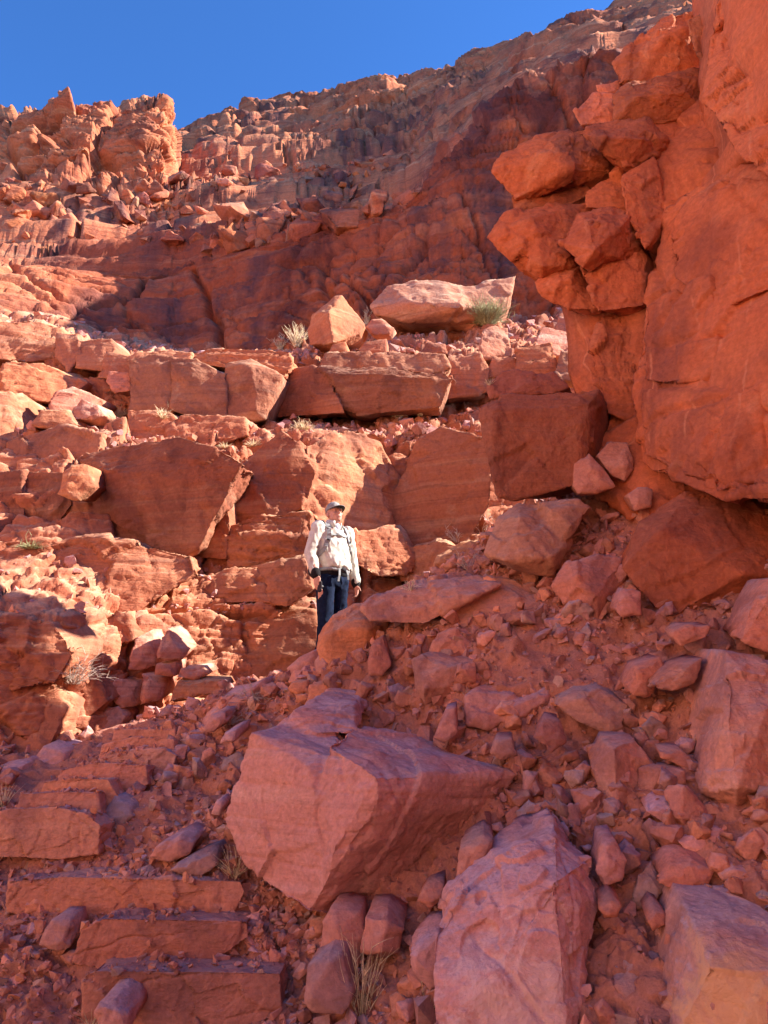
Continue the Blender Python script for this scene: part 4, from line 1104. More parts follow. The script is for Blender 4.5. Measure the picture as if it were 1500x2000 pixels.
    ('cliff_block', [(108, 695), (112, 652), (150, 655), (156, 690), (132, 722)], 12.0, 0.7, 'upright block right of the flat lit block at left', (1, 1.1, 1.1), 0.2, None, 0.7, 0.2),
    ('cliff_block', [(152, 715), (155, 668), (215, 664), (222, 680), (205, 722)], 12.0, 0.7, 'slanting mauve block right of the upright block at left', (0.95, 1.1, 1.15), 0.2, None, 0.7, 0.2),
    ('cliff_block', [(195, 735), (210, 690), (255, 698), (252, 735)], 11.7, 0.6, 'red block touching the left of the leftmost square block', (1, 1.05, 1), 0.2, None, 0.7, 0.2),
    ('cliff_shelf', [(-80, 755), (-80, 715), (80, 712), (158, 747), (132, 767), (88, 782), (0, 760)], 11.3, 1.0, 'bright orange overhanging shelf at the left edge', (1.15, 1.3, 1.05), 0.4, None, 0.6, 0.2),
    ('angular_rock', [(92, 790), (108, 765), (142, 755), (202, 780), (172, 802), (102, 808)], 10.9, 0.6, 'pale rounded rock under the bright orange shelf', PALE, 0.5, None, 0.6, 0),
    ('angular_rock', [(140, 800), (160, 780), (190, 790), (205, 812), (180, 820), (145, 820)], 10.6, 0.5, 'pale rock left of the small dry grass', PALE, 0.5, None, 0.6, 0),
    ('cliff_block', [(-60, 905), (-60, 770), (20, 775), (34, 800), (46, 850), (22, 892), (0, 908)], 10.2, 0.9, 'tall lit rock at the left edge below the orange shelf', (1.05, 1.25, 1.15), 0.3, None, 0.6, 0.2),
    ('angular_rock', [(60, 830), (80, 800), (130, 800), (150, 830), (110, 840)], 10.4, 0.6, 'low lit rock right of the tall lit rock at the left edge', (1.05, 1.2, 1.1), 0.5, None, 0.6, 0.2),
    ('cliff_block', [(210, 745), (215, 728), (250, 730), (255, 760), (225, 765)], 11.3, 0.5, 'small lit block beside the leftmost square block', PALE, 0.3, None, 0.6, 0),
    ('ledge_rock', [(330, 880), (335, 835), (360, 812), (470, 818), (475, 850), (400, 870)], 10.6, 0.8, 'layered red ledge under the three square blocks', (1, 1.05, 1), 0.3, None, 0.7, 1.0),
    ('ledge_rock', [(252, 850), (256, 805), (330, 808), (352, 830), (330, 862)], 10.7, 0.8, 'red ledge under the leftmost square block', (1, 1.05, 1), 0.3, None, 0.7, 0.8),
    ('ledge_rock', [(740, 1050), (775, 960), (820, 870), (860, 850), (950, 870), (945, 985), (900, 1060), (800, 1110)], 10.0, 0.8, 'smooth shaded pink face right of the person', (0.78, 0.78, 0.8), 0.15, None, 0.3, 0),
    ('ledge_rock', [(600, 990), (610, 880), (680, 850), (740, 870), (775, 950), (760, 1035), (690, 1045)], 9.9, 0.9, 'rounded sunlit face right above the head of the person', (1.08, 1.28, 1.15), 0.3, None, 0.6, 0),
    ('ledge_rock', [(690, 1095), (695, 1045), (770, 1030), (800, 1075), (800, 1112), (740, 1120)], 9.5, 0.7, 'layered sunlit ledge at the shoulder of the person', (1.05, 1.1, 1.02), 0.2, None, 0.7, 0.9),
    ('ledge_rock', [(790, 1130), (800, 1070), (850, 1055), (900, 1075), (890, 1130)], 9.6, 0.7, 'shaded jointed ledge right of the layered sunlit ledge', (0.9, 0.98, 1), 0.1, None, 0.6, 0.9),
    ('angular_rock', [(840, 1120), (855, 1085), (900, 1060), (950, 1050), (950, 1095), (890, 1125)], 7.9, 0.5, 'brown slope rock behind the long slab below the pale shrubs', (0.95, 1, 0.95), 0.4, None, 0.7, 0),
]
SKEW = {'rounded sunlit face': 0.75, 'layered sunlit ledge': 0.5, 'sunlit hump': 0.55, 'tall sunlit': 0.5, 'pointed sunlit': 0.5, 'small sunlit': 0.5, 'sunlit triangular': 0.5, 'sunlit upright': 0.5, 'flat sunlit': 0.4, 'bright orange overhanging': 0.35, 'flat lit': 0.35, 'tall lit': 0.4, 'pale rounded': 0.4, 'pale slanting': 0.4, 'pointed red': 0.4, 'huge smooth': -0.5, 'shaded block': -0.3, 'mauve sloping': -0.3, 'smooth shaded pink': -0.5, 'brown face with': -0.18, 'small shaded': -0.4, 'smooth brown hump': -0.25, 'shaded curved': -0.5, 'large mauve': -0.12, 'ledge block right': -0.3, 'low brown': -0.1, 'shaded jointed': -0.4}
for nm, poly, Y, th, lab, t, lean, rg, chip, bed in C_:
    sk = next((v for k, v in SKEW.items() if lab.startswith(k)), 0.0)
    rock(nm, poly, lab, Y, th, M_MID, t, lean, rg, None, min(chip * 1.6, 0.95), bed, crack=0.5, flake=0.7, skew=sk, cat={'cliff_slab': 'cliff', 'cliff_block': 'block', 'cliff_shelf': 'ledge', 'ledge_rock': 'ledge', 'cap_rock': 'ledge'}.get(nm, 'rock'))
# ------------------------------------------------------------------ loose stones
def proto_stone(seed, flat=1.0, n=13):
    r = random.Random(seed)
    pts = []
    for k in range(n):
        while True:
            p = Vector((r.uniform(-1, 1), r.uniform(-1, 1), r.uniform(-1, 1)))
            if 0.2 < p.length < 1: break
        p = p.normalized() * r.uniform(0.75, 1.0)
        pts.append((p.x * 0.58, p.y * 0.46, p.z * 0.36 * flat))
    return hull_mesh([pts])


def stone_arrays(me):
    V = verts_np(me)
    F = []
    for p in me.polygons:
        vs_ = list(p.vertices)
        for k in range(1, len(vs_) - 1):
            F.append((vs_[0], vs_[k], vs_[k + 1]))
    return V, np.array(F)


PROTO = [proto_stone(900 + k, 0.8 + 0.4 * (k % 3), 8 + k % 4) for k in range(30)]
PROTO_A = [stone_arrays(m) for m in PROTO]
# the same stones with broken faces, for those seen large
PROTO_B = []
for k in range(16):
    m = proto_stone(900 + k, 0.8 + 0.4 * (k % 3), 12 + k % 4)
    m = refine(m, 0.10)
    roughen(m, 0.8, 1300 + k, chip=0.8, fine=1.0, flake=0.2)
    m.materials.append(M_ROCK)
    PROTO_B.append(m)


def sample_faces(V, F, n, rng, mask):
    A = V[F[:, 0]]; B = V[F[:, 1]]; Cc = V[F[:, 2]]; D = V[F[:, 3]]
    nrm = np.cross(B - A, Cc - A) + np.cross(Cc - A, D - A)
    area = 0.5 * np.linalg.norm(nrm, axis=1)
    c = (A + B + Cc + D) / 4
    w = area * mask(c)
    w = w / w.sum()
    idx = rng.choice(len(F), n, p=w)
    s = rng.random((n, 1)); t = rng.random((n, 1))
    p = A[idx] * (1 - s) * (1 - t) + B[idx] * s * (1 - t) + Cc[idx] * s * t + D[idx] * (1 - s) * t
    nn = nrm[idx] / (np.linalg.norm(nrm[idx], axis=1, keepdims=True) + 1e-9)
    return p, nn


def proj(p):
    """direction of a point as seen by the viewer, for judging what the picture shows"""
    x, y, z = p[:, 0], p[:, 1], p[:, 2] - CAMZ
    dz = y * CP + z * SP
    return 750 + FPX * x / dz, 1000 - FPX * (z * CP - y * SP) / dz, dz


def rot_rand(rng):
    q = rng.normal(size=4); q /= np.linalg.norm(q)
    a, b, c, d_ = q
    return np.array([[a*a+b*b-c*c-d_*d_, 2*(b*c-a*d_), 2*(b*d_+a*c)], [2*(b*c+a*d_), a*a-b*b+c*c-d_*d_, 2*(c*d_-a*b)], [2*(b*d_-a*c), 2*(c*d_+a*b), a*a-b*b-c*c+d_*d_]])


def lay(rng, nn, yaw_only):
    if not yaw_only:
        return rot_rand(rng)
    n = Vector(nn if nn[2] > 0 else -nn)
    n = (n + Vector((rng.normal() * 0.3, rng.normal() * 0.3, 0.6))).normalized()
    m = n.to_track_quat('Z', 'Y').to_matrix() @ Matrix.Rotation(rng.random() * 6.28, 3, 'Z')
    return np.array(m)


def stone_tint(rng):
    b = rng.normal(1.0, 0.13)
    g = rng.random()
    if g < 0.10: return (0.85 * b, 1.15 * b, 1.28 * b)
    if g < 0.35: return (0.92 * b, 1.05 * b, 1.2 * b)
    if g < 0.55: return (1.05 * b, 1.05 * b, 0.9 * b)
    return (1.0 * b, 1.0 * b, 1.0 * b)


def joined(name, pos, nrm, size, rng, mat, embed=0.3, laid=0.5):
    VV = []; FF = []; k = 0; col = []
    for p, nn, s in zip(pos, nrm, size):
        V, F = PROTO_A[rng.integers(len(PROTO_A))]
        R_ = lay(rng, nn, rng.random() < laid)
        sc = s * rng.uniform(0.75, 1.25, 3)
        W = (V * sc) @ R_.T
        W = W + p + np.array([0, 0, -W[:, 2].min() - embed * (W[:, 2].max() - W[:, 2].min())])
        VV.append(W); FF.append(F + k); k += len(V)
        t = stone_tint(rng); col.append(np.tile([*t, 1.0], (len(V), 1)))
    me = new_mesh(name, np.concatenate(VV), np.concatenate(FF), smooth=False)
    a = me.color_attributes.new('stone', 'FLOAT_COLOR', 'POINT')
    a.data.foreach_set('color', np.concatenate(col).ravel())
    o = link(name, me, mat)
    return o


# a rock material that takes each stone's own colour from the mesh
M_RUB = M_ROCK.copy(); M_RUB.name = 'rubble_sandstone'
nt_ = M_RUB.node_tree
ca = nt_.nodes.new('ShaderNodeVertexColor'); ca.layer_name = 'stone'
for lk in list(nt_.links):
    if lk.from_node.type == 'OBJECT_INFO':
        ts = lk.to_socket; nt_.links.remove(lk); nt_.links.new(ca.outputs[0], ts)

rng = np.random.default_rng(7)
# what already stands there: hides stones and can carry plants
dgx = []
MARKS = []
for o in list(COL.objects):
    if o.type == 'MESH' and o.parent is None and o.get('category'):
        me_ = o.data
        dgx.append(BVHTree.FromPolygons([tuple(v.co) for v in me_.vertices], [tuple(p.vertices) for p in me_.polygons]))
        MARKS.append((o['label'], verts_np(me_).mean(0), o['category']))
ALLB = [BV_G, BV_T] + dgx


def mask_ground(c):
    u, v, dz = proj(c)
    m = ((u > -250) & (u < 1750) & (v < 2250) & (v > 940) & (dz > 2.4)).astype(float)
    m *= np.clip(0.6 + 1.8 * vnoise(c / 0.55, 301), 0.2, 1.5)
    m *= np.where((u < 620) & (v > 1560), 1.9, 1.0)
    m *= np.where((u > 20) & (u < 345 - 0.9 * (v - 1420)) & (v > 1405) & (v < 1690), 0.15, 1.0)      # the treads are kept clear
    return m


NST = 28000
pos, nrm = sample_faces(GROUND_V, GROUND_F, NST, rng, mask_ground)
sz = 0.019 * (1 - rng.random(NST)) ** (-1 / 1.25)
u_, v_, dz_ = proj(pos)
cap = np.where((u_ < 620) & (v_ > 1560), 0.13, 0.24)
sz = np.minimum(sz, cap * rng.uniform(0.55, 1, NST))
seen = (u_ > 0) & (u_ < 1500) & (v_ < 2000) & (v_ > 900)
show = np.where(seen, sz / dz_, 0)
order = np.argsort(-show)
big_i = order[:300]; rest = order[300:]
SHORT = [  # landmarks a viewer can find, by a phrase of their label
    ('huge pink boulder', 'huge pink boulder'), ('broad pink scaly', 'scaly slab boulder'), ('mauve and tan boulder', 'bottom right corner boulder'),
    ('tall pale orange', 'tall right edge boulder'), ('big red wedge', 'red wedge boulder'), ('upright tan block', 'upright tan block'),
    ('grey brown diamond', 'diamond shaped rock'), ('split mauve slab', 'split mauve slab'), ('pyramid shaped', 'pyramid shaped stone'),
    ('brown faceted', 'brown faceted boulder'), ('long flat topped', 'long flat slab'), ('bright orange boulder', 'bright orange boulder'),
    ('upright red stone propping', 'upright propping stone'), ('dark mauve pointed', 'dark mauve pointed slab'), ('grey triangular', 'grey triangular stone'),
    ('smooth mauve stone half', 'half buried mauve stone'), ('flat triangular stone', 'flat triangular stone'), ('lowest stone step', 'lowest step'),
    ('second stone step', 'second step'), ('third stone step', 'third step'), ('fourth stone step', 'broad fourth step'), ('seventh', 'seventh step'),
    ('highest stone', 'highest step'), ('long pink sloping', 'long pink sloping slab'), ('tapering brown', 'tapering brown slab'), ('orange wedge stone', 'orange wedge stone'),
    ('pale mauve stone tucked', 'pale mauve stone'), ('upright brown stone behind', 'upright brown stone'), ('mauve slab lying', 'mauve path slab'),
    ('red boulder left', 'red boulder'), ('angular', 'angular'), ('large block with a sunlit', 'sunlit topped block'), ('pale pink rock at the left edge', 'pale pink left rock'),
    ('dark red wedge', 'dark red wedge stone'), ('brown slope rock', 'brown slope rock'), ('rounded orange boulder', 'rounded orange boulder'),
]
LM = []
for lab, c_, _ in MARKS:
    for key, phrase in SHORT:
        if lab.startswith(key):
            uu, vv, _d = proj(np.array([c_]))
            LM.append((phrase, uu[0], vv[0], c_))
ORD = ['largest', 'second largest', 'third largest', 'fourth largest', 'fifth largest', 'sixth largest', 'seventh largest', 'eighth largest', 'ninth largest', 'tenth largest', 'eleventh largest', 'twelfth largest']


def tone(t):
    r_, g_, b_ = t
    if b_ / r_ > 1.45: return 'pale grey'
    if b_ / r_ > 1.15: return 'mauve'
    if b_ / r_ < 0.95: return 'orange'
    return 'dull red' if r_ < 1 else 'red'


def place_word(u, v, lm):
    best = min(lm, key=lambda m: (m[1] - u) ** 2 + 1.3 * (m[2] - v) ** 2)
    du, dv = u - best[1], v - best[2]
    w = ('right of' if du > 0 else 'left of') if abs(du) > abs(dv) else ('below' if dv > 0 else 'above')
    return w + ' the ' + best[0], best[0]


def name_stones(rows, noun, lm, cat, group, verb='lying'):
    """rows: (object, u, v, size shown, tint); the label ranks look-alikes round one landmark by size"""
    bins = {}
    for o, u, v, s, t in rows:
        w, g = place_word(u, v, lm)
        bins.setdefault((tone(t), w), []).append((s, o))
    for (tn, w), lst in bins.items():
        lst.sort(key=lambda q: -q[0])
        for k, (s, o) in enumerate(lst):
            many = len(lst) > 1
            tag(o, ((ORD[min(k, 11)] + ' ') if many else '') + tn + ' ' + noun + ' ' + verb + ' ' + w, cat, group)


CAMV = Vector((0, 0, CAMZ))


def hidden(p):
    d_ = Vector(p) + Vector((0, 0, 0.03)) - CAMV
    L_h = d_.length
    d_.normalize()
    return any(b_.ray_cast(CAMV, d_, L_h - 0.12)[0] is not None for b_ in dgx)


vis = []
for i_ in order:
    if not hidden(pos[i_]):
        vis.append(i_)
    if len(vis) == 300:
        break
big_i = np.array(vis)
rest = np.setdiff1d(order, big_i)
rows_ = []
for i_ in big_i:
    me_ = PROTO_B[int(rng.integers(len(PROTO_B)))]
    o = link('loose_stone', me_, None)
    s = sz[i_] * rng.uniform(0.8, 1.2, 3)
    R_ = lay(rng, nrm[i_], rng.random() < 0.5)
    o.matrix_world = Matrix.Translation(Vector(pos[i_]) + Vector((0, 0, 0.18 * sz[i_]))) @ Matrix(R_.tolist()).to_4x4() @ Matrix.Diagonal((*s, 1))
    t = stone_tint(rng)
    o.color = (*t, 1)
    rows_.append((o, u_[i_], v_[i_], show[i_], t))
name_stones(rows_, 'loose stone', LM, 'stone', 'loose stones on the trail and debris slope')
o = joined('rubble', pos[rest], nrm[rest], sz[rest], rng, M_RUB)
tag(o, 'small red stones and grit strewn over the trail and debris slope', 'rubble', kind='stuff')

# gravel lying on the treads
gp = []; gn = []
for me_ in STEPS:
    nt3 = np.empty(len(me_.polygons) * 3); me_.polygons.foreach_get('normal', nt3); nt3 = nt3.reshape(-1, 3)
    ct3 = np.empty(len(me_.polygons) * 3); me_.polygons.foreach_get('center', ct3); ct3 = ct3.reshape(-1, 3)
    ar3 = np.empty(len(me_.polygons)); me_.polygons.foreach_get('area', ar3)
    w3 = ar3 * (nt3[:, 2] > 0.75) * np.clip(0.3 + 2.5 * vnoise(ct3 / 0.25, 333), 0.02, 1)
    k3 = rng.choice(len(w3), 150, p=w3 / w3.sum())
    gp.append(ct3[k3] + rng.normal(0, 0.02, (150, 3)) * np.array([1, 1, 0])); gn.append(nt3[k3])
gp = np.concatenate(gp); gn = np.concatenate(gn)
gs = np.minimum(0.014 * (1 - rng.random(len(gp))) ** (-1 / 1.4), 0.07)
o = joined('step_gravel', gp, gn, gs, rng, M_RUB)
tag(o, 'small red gravel lying on the treads of the stone steps', 'gravel', kind='stuff')

# rubble on the ledges behind
TR_ROW = np.repeat(np.arange(sum(NR)), NCOL - 1)


def band_mask(r0, r1, lo=0.1):
    def m(c):
        u, v, dz = proj(c)
        k = (TR_ROW >= r0) & (TR_ROW < r1) & (u > -200) & (u < 1350)
        return k * np.clip(0.4 + 2.4 * vnoise(c / 1.6, 303), lo, 1.4)
    return m


E_ = np.cumsum([0] + NR)
for r0, r1, n, base, mx, nm, lab in [
    (E_[2] - 6, E_[3] + 6, 700, 0.035, 0.25, 'ledge_rubble', 'broken stones on the lowest ledge behind the person'),
    (E_[4] - 4, E_[5] + 4, 2600, 0.035, 0.30, 'ledge_rubble', 'broken stones along the ledge under the square blocks'),
    (E_[6] - 3, E_[7], 3800, 0.05, 0.42, 'ledge_rubble', 'broken stones on the bench around the tan boulder'),
]:
    p_, n_ = sample_faces(TERRAIN_V, TERRAIN_F, n, rng, band_mask(r0, r1))
    s_ = np.minimum(base * (1 - rng.random(n)) ** (-1 / 1.7), mx * rng.uniform(0.5, 1, n))
    o = joined(nm, p_, n_, s_, rng, M_RUB)
    tag(o, lab, 'rubble', kind='stuff')

# fallen blocks on the far sunlit slope: the largest singly, the rest together
PROTO_C = []
for k in range(12):
    m = proto_stone(2900 + k, 1.1, 12)
    m = refine(m, 0.11)
    roughen(m, 0.9, 2300 + k, chip=1.0, bed=0.5, fine=1.0, flake=0.4)
    m.materials.append(M_FAR)
    PROTO_C.append(m)


def far_mask(c):
    u, v, dz = proj(c)
    k = (TR_ROW >= E_[8] - 10) & (TR_ROW < E_[9] + 14) & (u > -150) & (u < 830)
    return k * np.clip(0.35 + 2.2 * vnoise(c / 6.0, 307), 0.05, 1.4) * np.clip((860 - u) / 200, 0.05, 1)


n = 1100
p_, n_ = sample_faces(TERRAIN_V, TERRAIN_F, n, rng, far_mask)
s_ = np.minimum(0.38 * (1 - rng.random(n)) ** (-1 / 2.0), 1.9 * rng.uniform(0.5, 1, n))
od = np.argsort(-s_)
FLM = [('far left edge', 0, 420), ('left half of the butte', 90, 350), ('right half of the butte', 250, 350), ('skyline notch', 350, 300), ('three square blocks', 350, 480),
       ('middle of the dark wall', 470, 440), ('middle of the skyline', 560, 250), ('right end of the dark wall', 640, 420), ('tan pointed boulder', 655, 480), ('long low boulder', 860, 480), ('left belt of blocks', 100, 520), ('far cliff ribs', 760, 330)]
rows_ = []
for i_ in od[:110]:
    o = link('fallen_block', PROTO_C[int(rng.integers(12))], None)
    s = s_[i_] * rng.uniform(0.8, 1.3, 3)
    R_ = lay(rng, n_[i_], True)
    o.matrix_world = Matrix.Translation(Vector(p_[i_]) + Vector((0, 0, 0.1 * s_[i_]))) @ Matrix(R_.tolist()).to_4x4() @ Matrix.Diagonal((*s, 1))
    b = rng.normal(1.0, 0.12)
    t = (b, b * rng.uniform(0.9, 1.08), b * rng.uniform(0.9, 1.2))
    o.color = (*t, 1)
    uu, vv, dd = proj(p_[i_:i_ + 1])
    rows_.append((o, uu[0], vv[0], s_[i_] / dd[0], t))
name_stones(rows_, 'fallen block', FLM, 'rock', 'fallen blocks on the far slope', 'up')
M_RUF = M_FAR.copy(); M_RUF.name = 'far_rubble_sandstone'
nt_ = M_RUF.node_tree
ca = nt_.nodes.new('ShaderNodeVertexColor'); ca.layer_name = 'stone'
for lk in list(nt_.links):
    if lk.from_node.type == 'OBJECT_INFO':
        ts = lk.to_socket; nt_.links.remove(lk); nt_.links.new(ca.outputs[0], ts)
o = joined('far_rubble', p_[od[110:]], n_[od[110:]], s_[od[110:]], rng, M_RUF, laid=1.0)
tag(o, 'small broken blocks strewn over the far sunlit slope', 'rubble', kind='stuff')
for m in PROTO:
    bpy.data.meshes.remove(m)
# ------------------------------------------------------------------ the person
def ico_pts(r=1.0):
    t = (1 + 5 ** 0.5) / 2
    b = [Vector(v).normalized() for v in [(-1, t, 0), (1, t, 0), (-1, -t, 0), (1, -t, 0), (0, -1, t), (0, 1, t), (0, -1, -t), (0, 1, -t), (t, 0, -1), (t, 0, 1), (-t, 0, -1), (-t, 0, 1)]]
    pts = list(b)
    for i in range(12):
        for j in range(i):
            if (b[i] - b[j]).length < 1.1:
                pts.append(((b[i] + b[j]) / 2).normalized())
    return pts


ICO = ico_pts()


def ball(c, r):
    r = r if isinstance(r, (tuple, list)) else (r, r, r)
    return [(c[0] + p.x * r[0], c[1] + p.y * r[1], c[2] + p.z * r[2]) for p in ICO]


def cap_(a, ra, b, rb):
    return ball(a, ra) + ball(b, rb)


def chain(pts):
    return [cap_(pts[k][0], pts[k][1], pts[k + 1][0], pts[k + 1][1]) for k in range(len(pts) - 1)]


def relax(me, it, k=0.5):
    V = verts_np(me)
    E = np.empty(len(me.edges) * 2, dtype=np.int32); me.edges.foreach_get('vertices', E); E = E.reshape(-1, 2)
    cnt = np.bincount(E.ravel(), minlength=len(V)).astype(float)[:, None]
    for _ in range(it):
        S = np.zeros_like(V)
        np.add.at(S, E[:, 0], V[E[:, 1]]); np.add.at(S, E[:, 1], V[E[:, 0]])
        V = V * (1 - k) + k * S / np.maximum(cnt, 1)
    set_verts(me, V)


def skin(groups, vox, it=4):
    me = remesh(hull_mesh(groups), vox)
    relax(me, it)
    return me


M_SKIN = plain('skin', (0.56, 0.27, 0.19), 0.55, 0.3, 40, 0.12, 0.002, 150)
M_JACKET = plain('jacket_fabric', (0.60, 0.55, 0.47), 0.85, 0.2, 30, 0.06, 0.004, 90)
M_BLACK = plain('black_knit', (0.018, 0.015, 0.017), 0.9, 0.1, 60, 0.2, 0.002, 300)
M_JEANS = plain('denim', (0.008, 0.014, 0.036), 0.9, 0.1, 25, 0.35, 0.004, 120)
M_CAP = plain('cap_fabric', (0.26, 0.25, 0.24), 0.85, 0.15, 60, 0.08)
M_CAPU = plain('cap_underside', (0.05, 0.055, 0.05), 0.9, 0.1, 60, 0.1)
M_STRAP = plain('grey_webbing', (0.27, 0.27, 0.27), 0.8, 0.2, 120, 0.15, 0.001, 300)
M_TEE = plain('tee_fabric', (0.5, 0.5, 0.6), 0.9, 0.1, 60, 0.1)
M_PACK = plain('pack_fabric', (0.035, 0.03, 0.035), 0.85, 0.2, 60, 0.2, 0.003, 120)
M_BOOT = plain('boot_leather', (0.12, 0.07, 0.045), 0.7, 0.3, 40, 0.25, 0.003, 80)
M_DARKEYE = plain('eye_dark', (0.05, 0.03, 0.025), 0.3, 0.5)

FOOT = Vector(at(646, 1302, 8.08))
hit = BV_G.ray_cast(Vector((FOOT.x, FOOT.y, 10)), Vector((0, 0, -1)))
if hit[0] is not None:
    FOOT.z = hit[0].z
TOP_Z = at(650, 972, 8.08)[2]
SCALE = (TOP_Z - FOOT.z) / 1.80
YAW = math.radians(40)

# arms: shoulder, elbow, wrist (image left = right arm)
RA = [((-0.185, 0.01, 1.455), 0.062), ((-0.268, 0.02, 1.185), 0.046), ((-0.265, -0.09, 0.955), 0.034)]
LA = [((0.185, 0.01, 1.455), 0.062), ((0.290, 0.06, 1.185), 0.046), ((0.310, 0.0, 0.940), 0.034)]
RL = [((-0.09, 0.0, 0.94), 0.095), ((-0.105, -0.035, 0.50), 0.062), ((-0.125, 0.02, 0.09), 0.045)]
LL = [((0.09, 0.0, 0.94), 0.095), ((0.105, 0.03, 0.50), 0.062), ((0.075, 0.13, 0.12), 0.045)]

# head in its own frame, then turned
HT = Matrix.Translation((0.006, -0.012, 1.60)) @ Matrix.Rotation(math.radians(-4), 4, 'Z') @ Matrix.Rotation(math.radians(-15), 4, 'X')


def H(pts):
    return [tuple(HT @ Vector(p)) for p in pts]


head_groups = [
    H(ball((0, 0.012, 0.065), (0.076, 0.094, 0.098))),
    H(ball((0, -0.012, 0.0), (0.067, 0.074, 0.075)) + ball((0, -0.055, -0.062), (0.033, 0.025, 0.022)) + ball((-0.048, -0.005, -0.035), 0.018) + ball((0.048, -0.005, -0.035), 0.018)),
    H([(-0.008, -0.082, 0.042), (0.008, -0.082, 0.042), (0, -0.112, -0.004), (-0.018, -0.084, -0.012), (0.018, -0.084, -0.012), (0, -0.078, -0.018), (0, -0.10, -0.014)]),
    H(ball((-0.03, -0.076, 0.044), (0.026, 0.012, 0.010)) + ball((0.03, -0.076, 0.044), (0.026, 0.012, 0.010))),
    H(ball((-0.040, -0.066, -0.002), (0.020, 0.016, 0.016))), H(ball((0.040, -0.066, -0.002), (0.020, 0.016, 0.016))),
    H(ball((0, -0.082, -0.034), (0.024, 0.010, 0.006))), H(ball((0, -0.080, -0.046), (0.021, 0.010, 0.006))),
    H(ball((-0.080, 0.018, 0.014), (0.010, 0.022, 0.034))), H(ball((0.080, 0.018, 0.014), (0.010, 0.022, 0.034))),
]
neck_c = tuple(HT @ Vector((0, 0.015, -0.02)))
body_groups = head_groups + [cap_(neck_c, 0.058, (0, 0.015, 1.47), 0.064)]
body_groups += [ball((0, 0.01, 1.40), (0.19, 0.10, 0.12)) + ball((0, 0.0, 1.22), (0.16, 0.10, 0.10)), ball((0, 0.0, 1.22), (0.16, 0.10, 0.10)) + ball((0, 0.0, 0.98), (0.165, 0.11, 0.10))]
for A_ in (RA, LA, RL, LL):
    body_groups += chain(A_)


def hand(w, down, fwd, side, curl):
    """palm, four bent fingers of their own length and a thumb off its side; w is the wrist"""
    w = Vector(w); dn = Vector(down).normalized(); fw = Vector(fwd); fw = (fw - dn * fw.dot(dn)).normalized(); nrm = dn.cross(fw) * side
    g = [ball(w, 0.028) + ball(w + dn * 0.05 + fw * 0.022, 0.016) + ball(w + dn * 0.05 - fw * 0.026, 0.015) + ball(w + dn * 0.092 + fw * 0.026, 0.012) + ball(w + dn * 0.085 - fw * 0.030, 0.011)]
    for k, (off, L) in enumerate(((0.030, 0.072), (0.010, 0.080), (-0.011, 0.075), (-0.031, 0.060))):
        b = w + dn * 0.088 + fw * off
        p = [(tuple(b), 0.0092)]
        d = dn.copy(); q = b
        for j, f in enumerate((0.45, 0.32, 0.23)):
            d = (Matrix.Rotation(curl * (0.6 + 0.5 * j), 3, fw * side) @ d).normalized()
            q = q + d * L * f
            p.append((tuple(q), 0.0088 - 0.0008 * j))
        g += chain(p)
    t0 = w + dn * 0.03 + fw * 0.030
    t1 = t0 + (dn * 0.55 + fw * 0.75 + nrm * 0.3).normalized() * 0.036
    t2 = t1 + (dn * 0.95 + fw * 0.1 + nrm * 0.35).normalized() * 0.034
    g += chain([(tuple(t0), 0.013), (tuple(t1), 0.0105), (tuple(t2), 0.009)])
    return g


body_groups += hand(RA[2][0], (0.02, -0.14, -1), (0.15, -1, 0), 1, 0.35)
body_groups += hand(LA[2][0], (-0.04, -0.18, -1), (-0.35, -1, 0), -1, 0.55)
for L_ in (RL, LL):
    a = L_[2][0]
    body_groups.append(ball((a[0], a[1], a[2] - 0.03), 0.045) + ball((a[0], a[1] - 0.15, a[2] - 0.065), (0.04, 0.05, 0.022)) + ball((a[0], a[1] + 0.03, a[2] - 0.06), (0.034, 0.034, 0.026)))
PM = Matrix.Translation(FOOT) @ Matrix.Rotation(YAW, 4, 'Z') @ Matrix.Diagonal((SCALE * 0.95, SCALE * 0.95, SCALE, 1))
me = skin(body_groups, 0.0075, 2)
person = link('person', me, M_SKIN)
person.matrix_world = PM
tag(person, 'man in pale jacket, cap and blue jeans standing above the orange boulder, looking up', 'person')


def wear(name, me, mat, parent=None):
    o = link(name, me, mat)
    o.parent = parent or person
    return o


def wrinkle(me, amp, sc, seed, aniso=(1, 1, 1)):
    V = verts_np(me); Nn = norms_np(me)
    d = fbm(V * np.array(aniso) / sc, 3, seed)
    r = 1 - np.abs(d) * 3.2
    set_verts(me, V + Nn * (amp * (0.7 * d + 0.5 * np.clip(r, 0, 1) - 0.25))[:, None])


# jacket: shoulders, chest, blouson waist falling over the belt, sleeves
jk = [
    ball((0, 0.015, 1.44), (0.215, 0.105, 0.085)) + ball((0, 0.0, 1.30), (0.205, 0.135, 0.10)),
    ball((0, 0.0, 1.30), (0.205, 0.135, 0.10)) + ball((0.01, -0.015, 1.14), (0.195, 0.150, 0.09)),
    ball((0.01, -0.015, 1.14), (0.195, 0.150, 0.09)) + ball((0.03, -0.03, 1.075), (0.19, 0.150, 0.06)),
    cap_((0, 0.015, 1.47), (0.10, 0.085, 0.06), (0, 0.012, 1.52), (0.072, 0.07, 0.02)),
]
for A_, wr in ((RA, 0.055), (LA, 0.055)):
    s0, e0, w0 = Vector(A_[0][0]), Vector(A_[1][0]), Vector(A_[2][0])
    we = e0 + (w0 - e0) * 0.86
    jk += [cap_(tuple(s0), 0.080, tuple(e0), 0.064), cap_(tuple(e0), 0.064, tuple(we), 0.054)]
me = skin(jk, 0.011, 5)
wrinkle(me, 0.022, 0.10, 61, (1.3, 1, 0.75))
wrinkle(me, 0.010, 0.045, 67, (1, 1, 0.7))
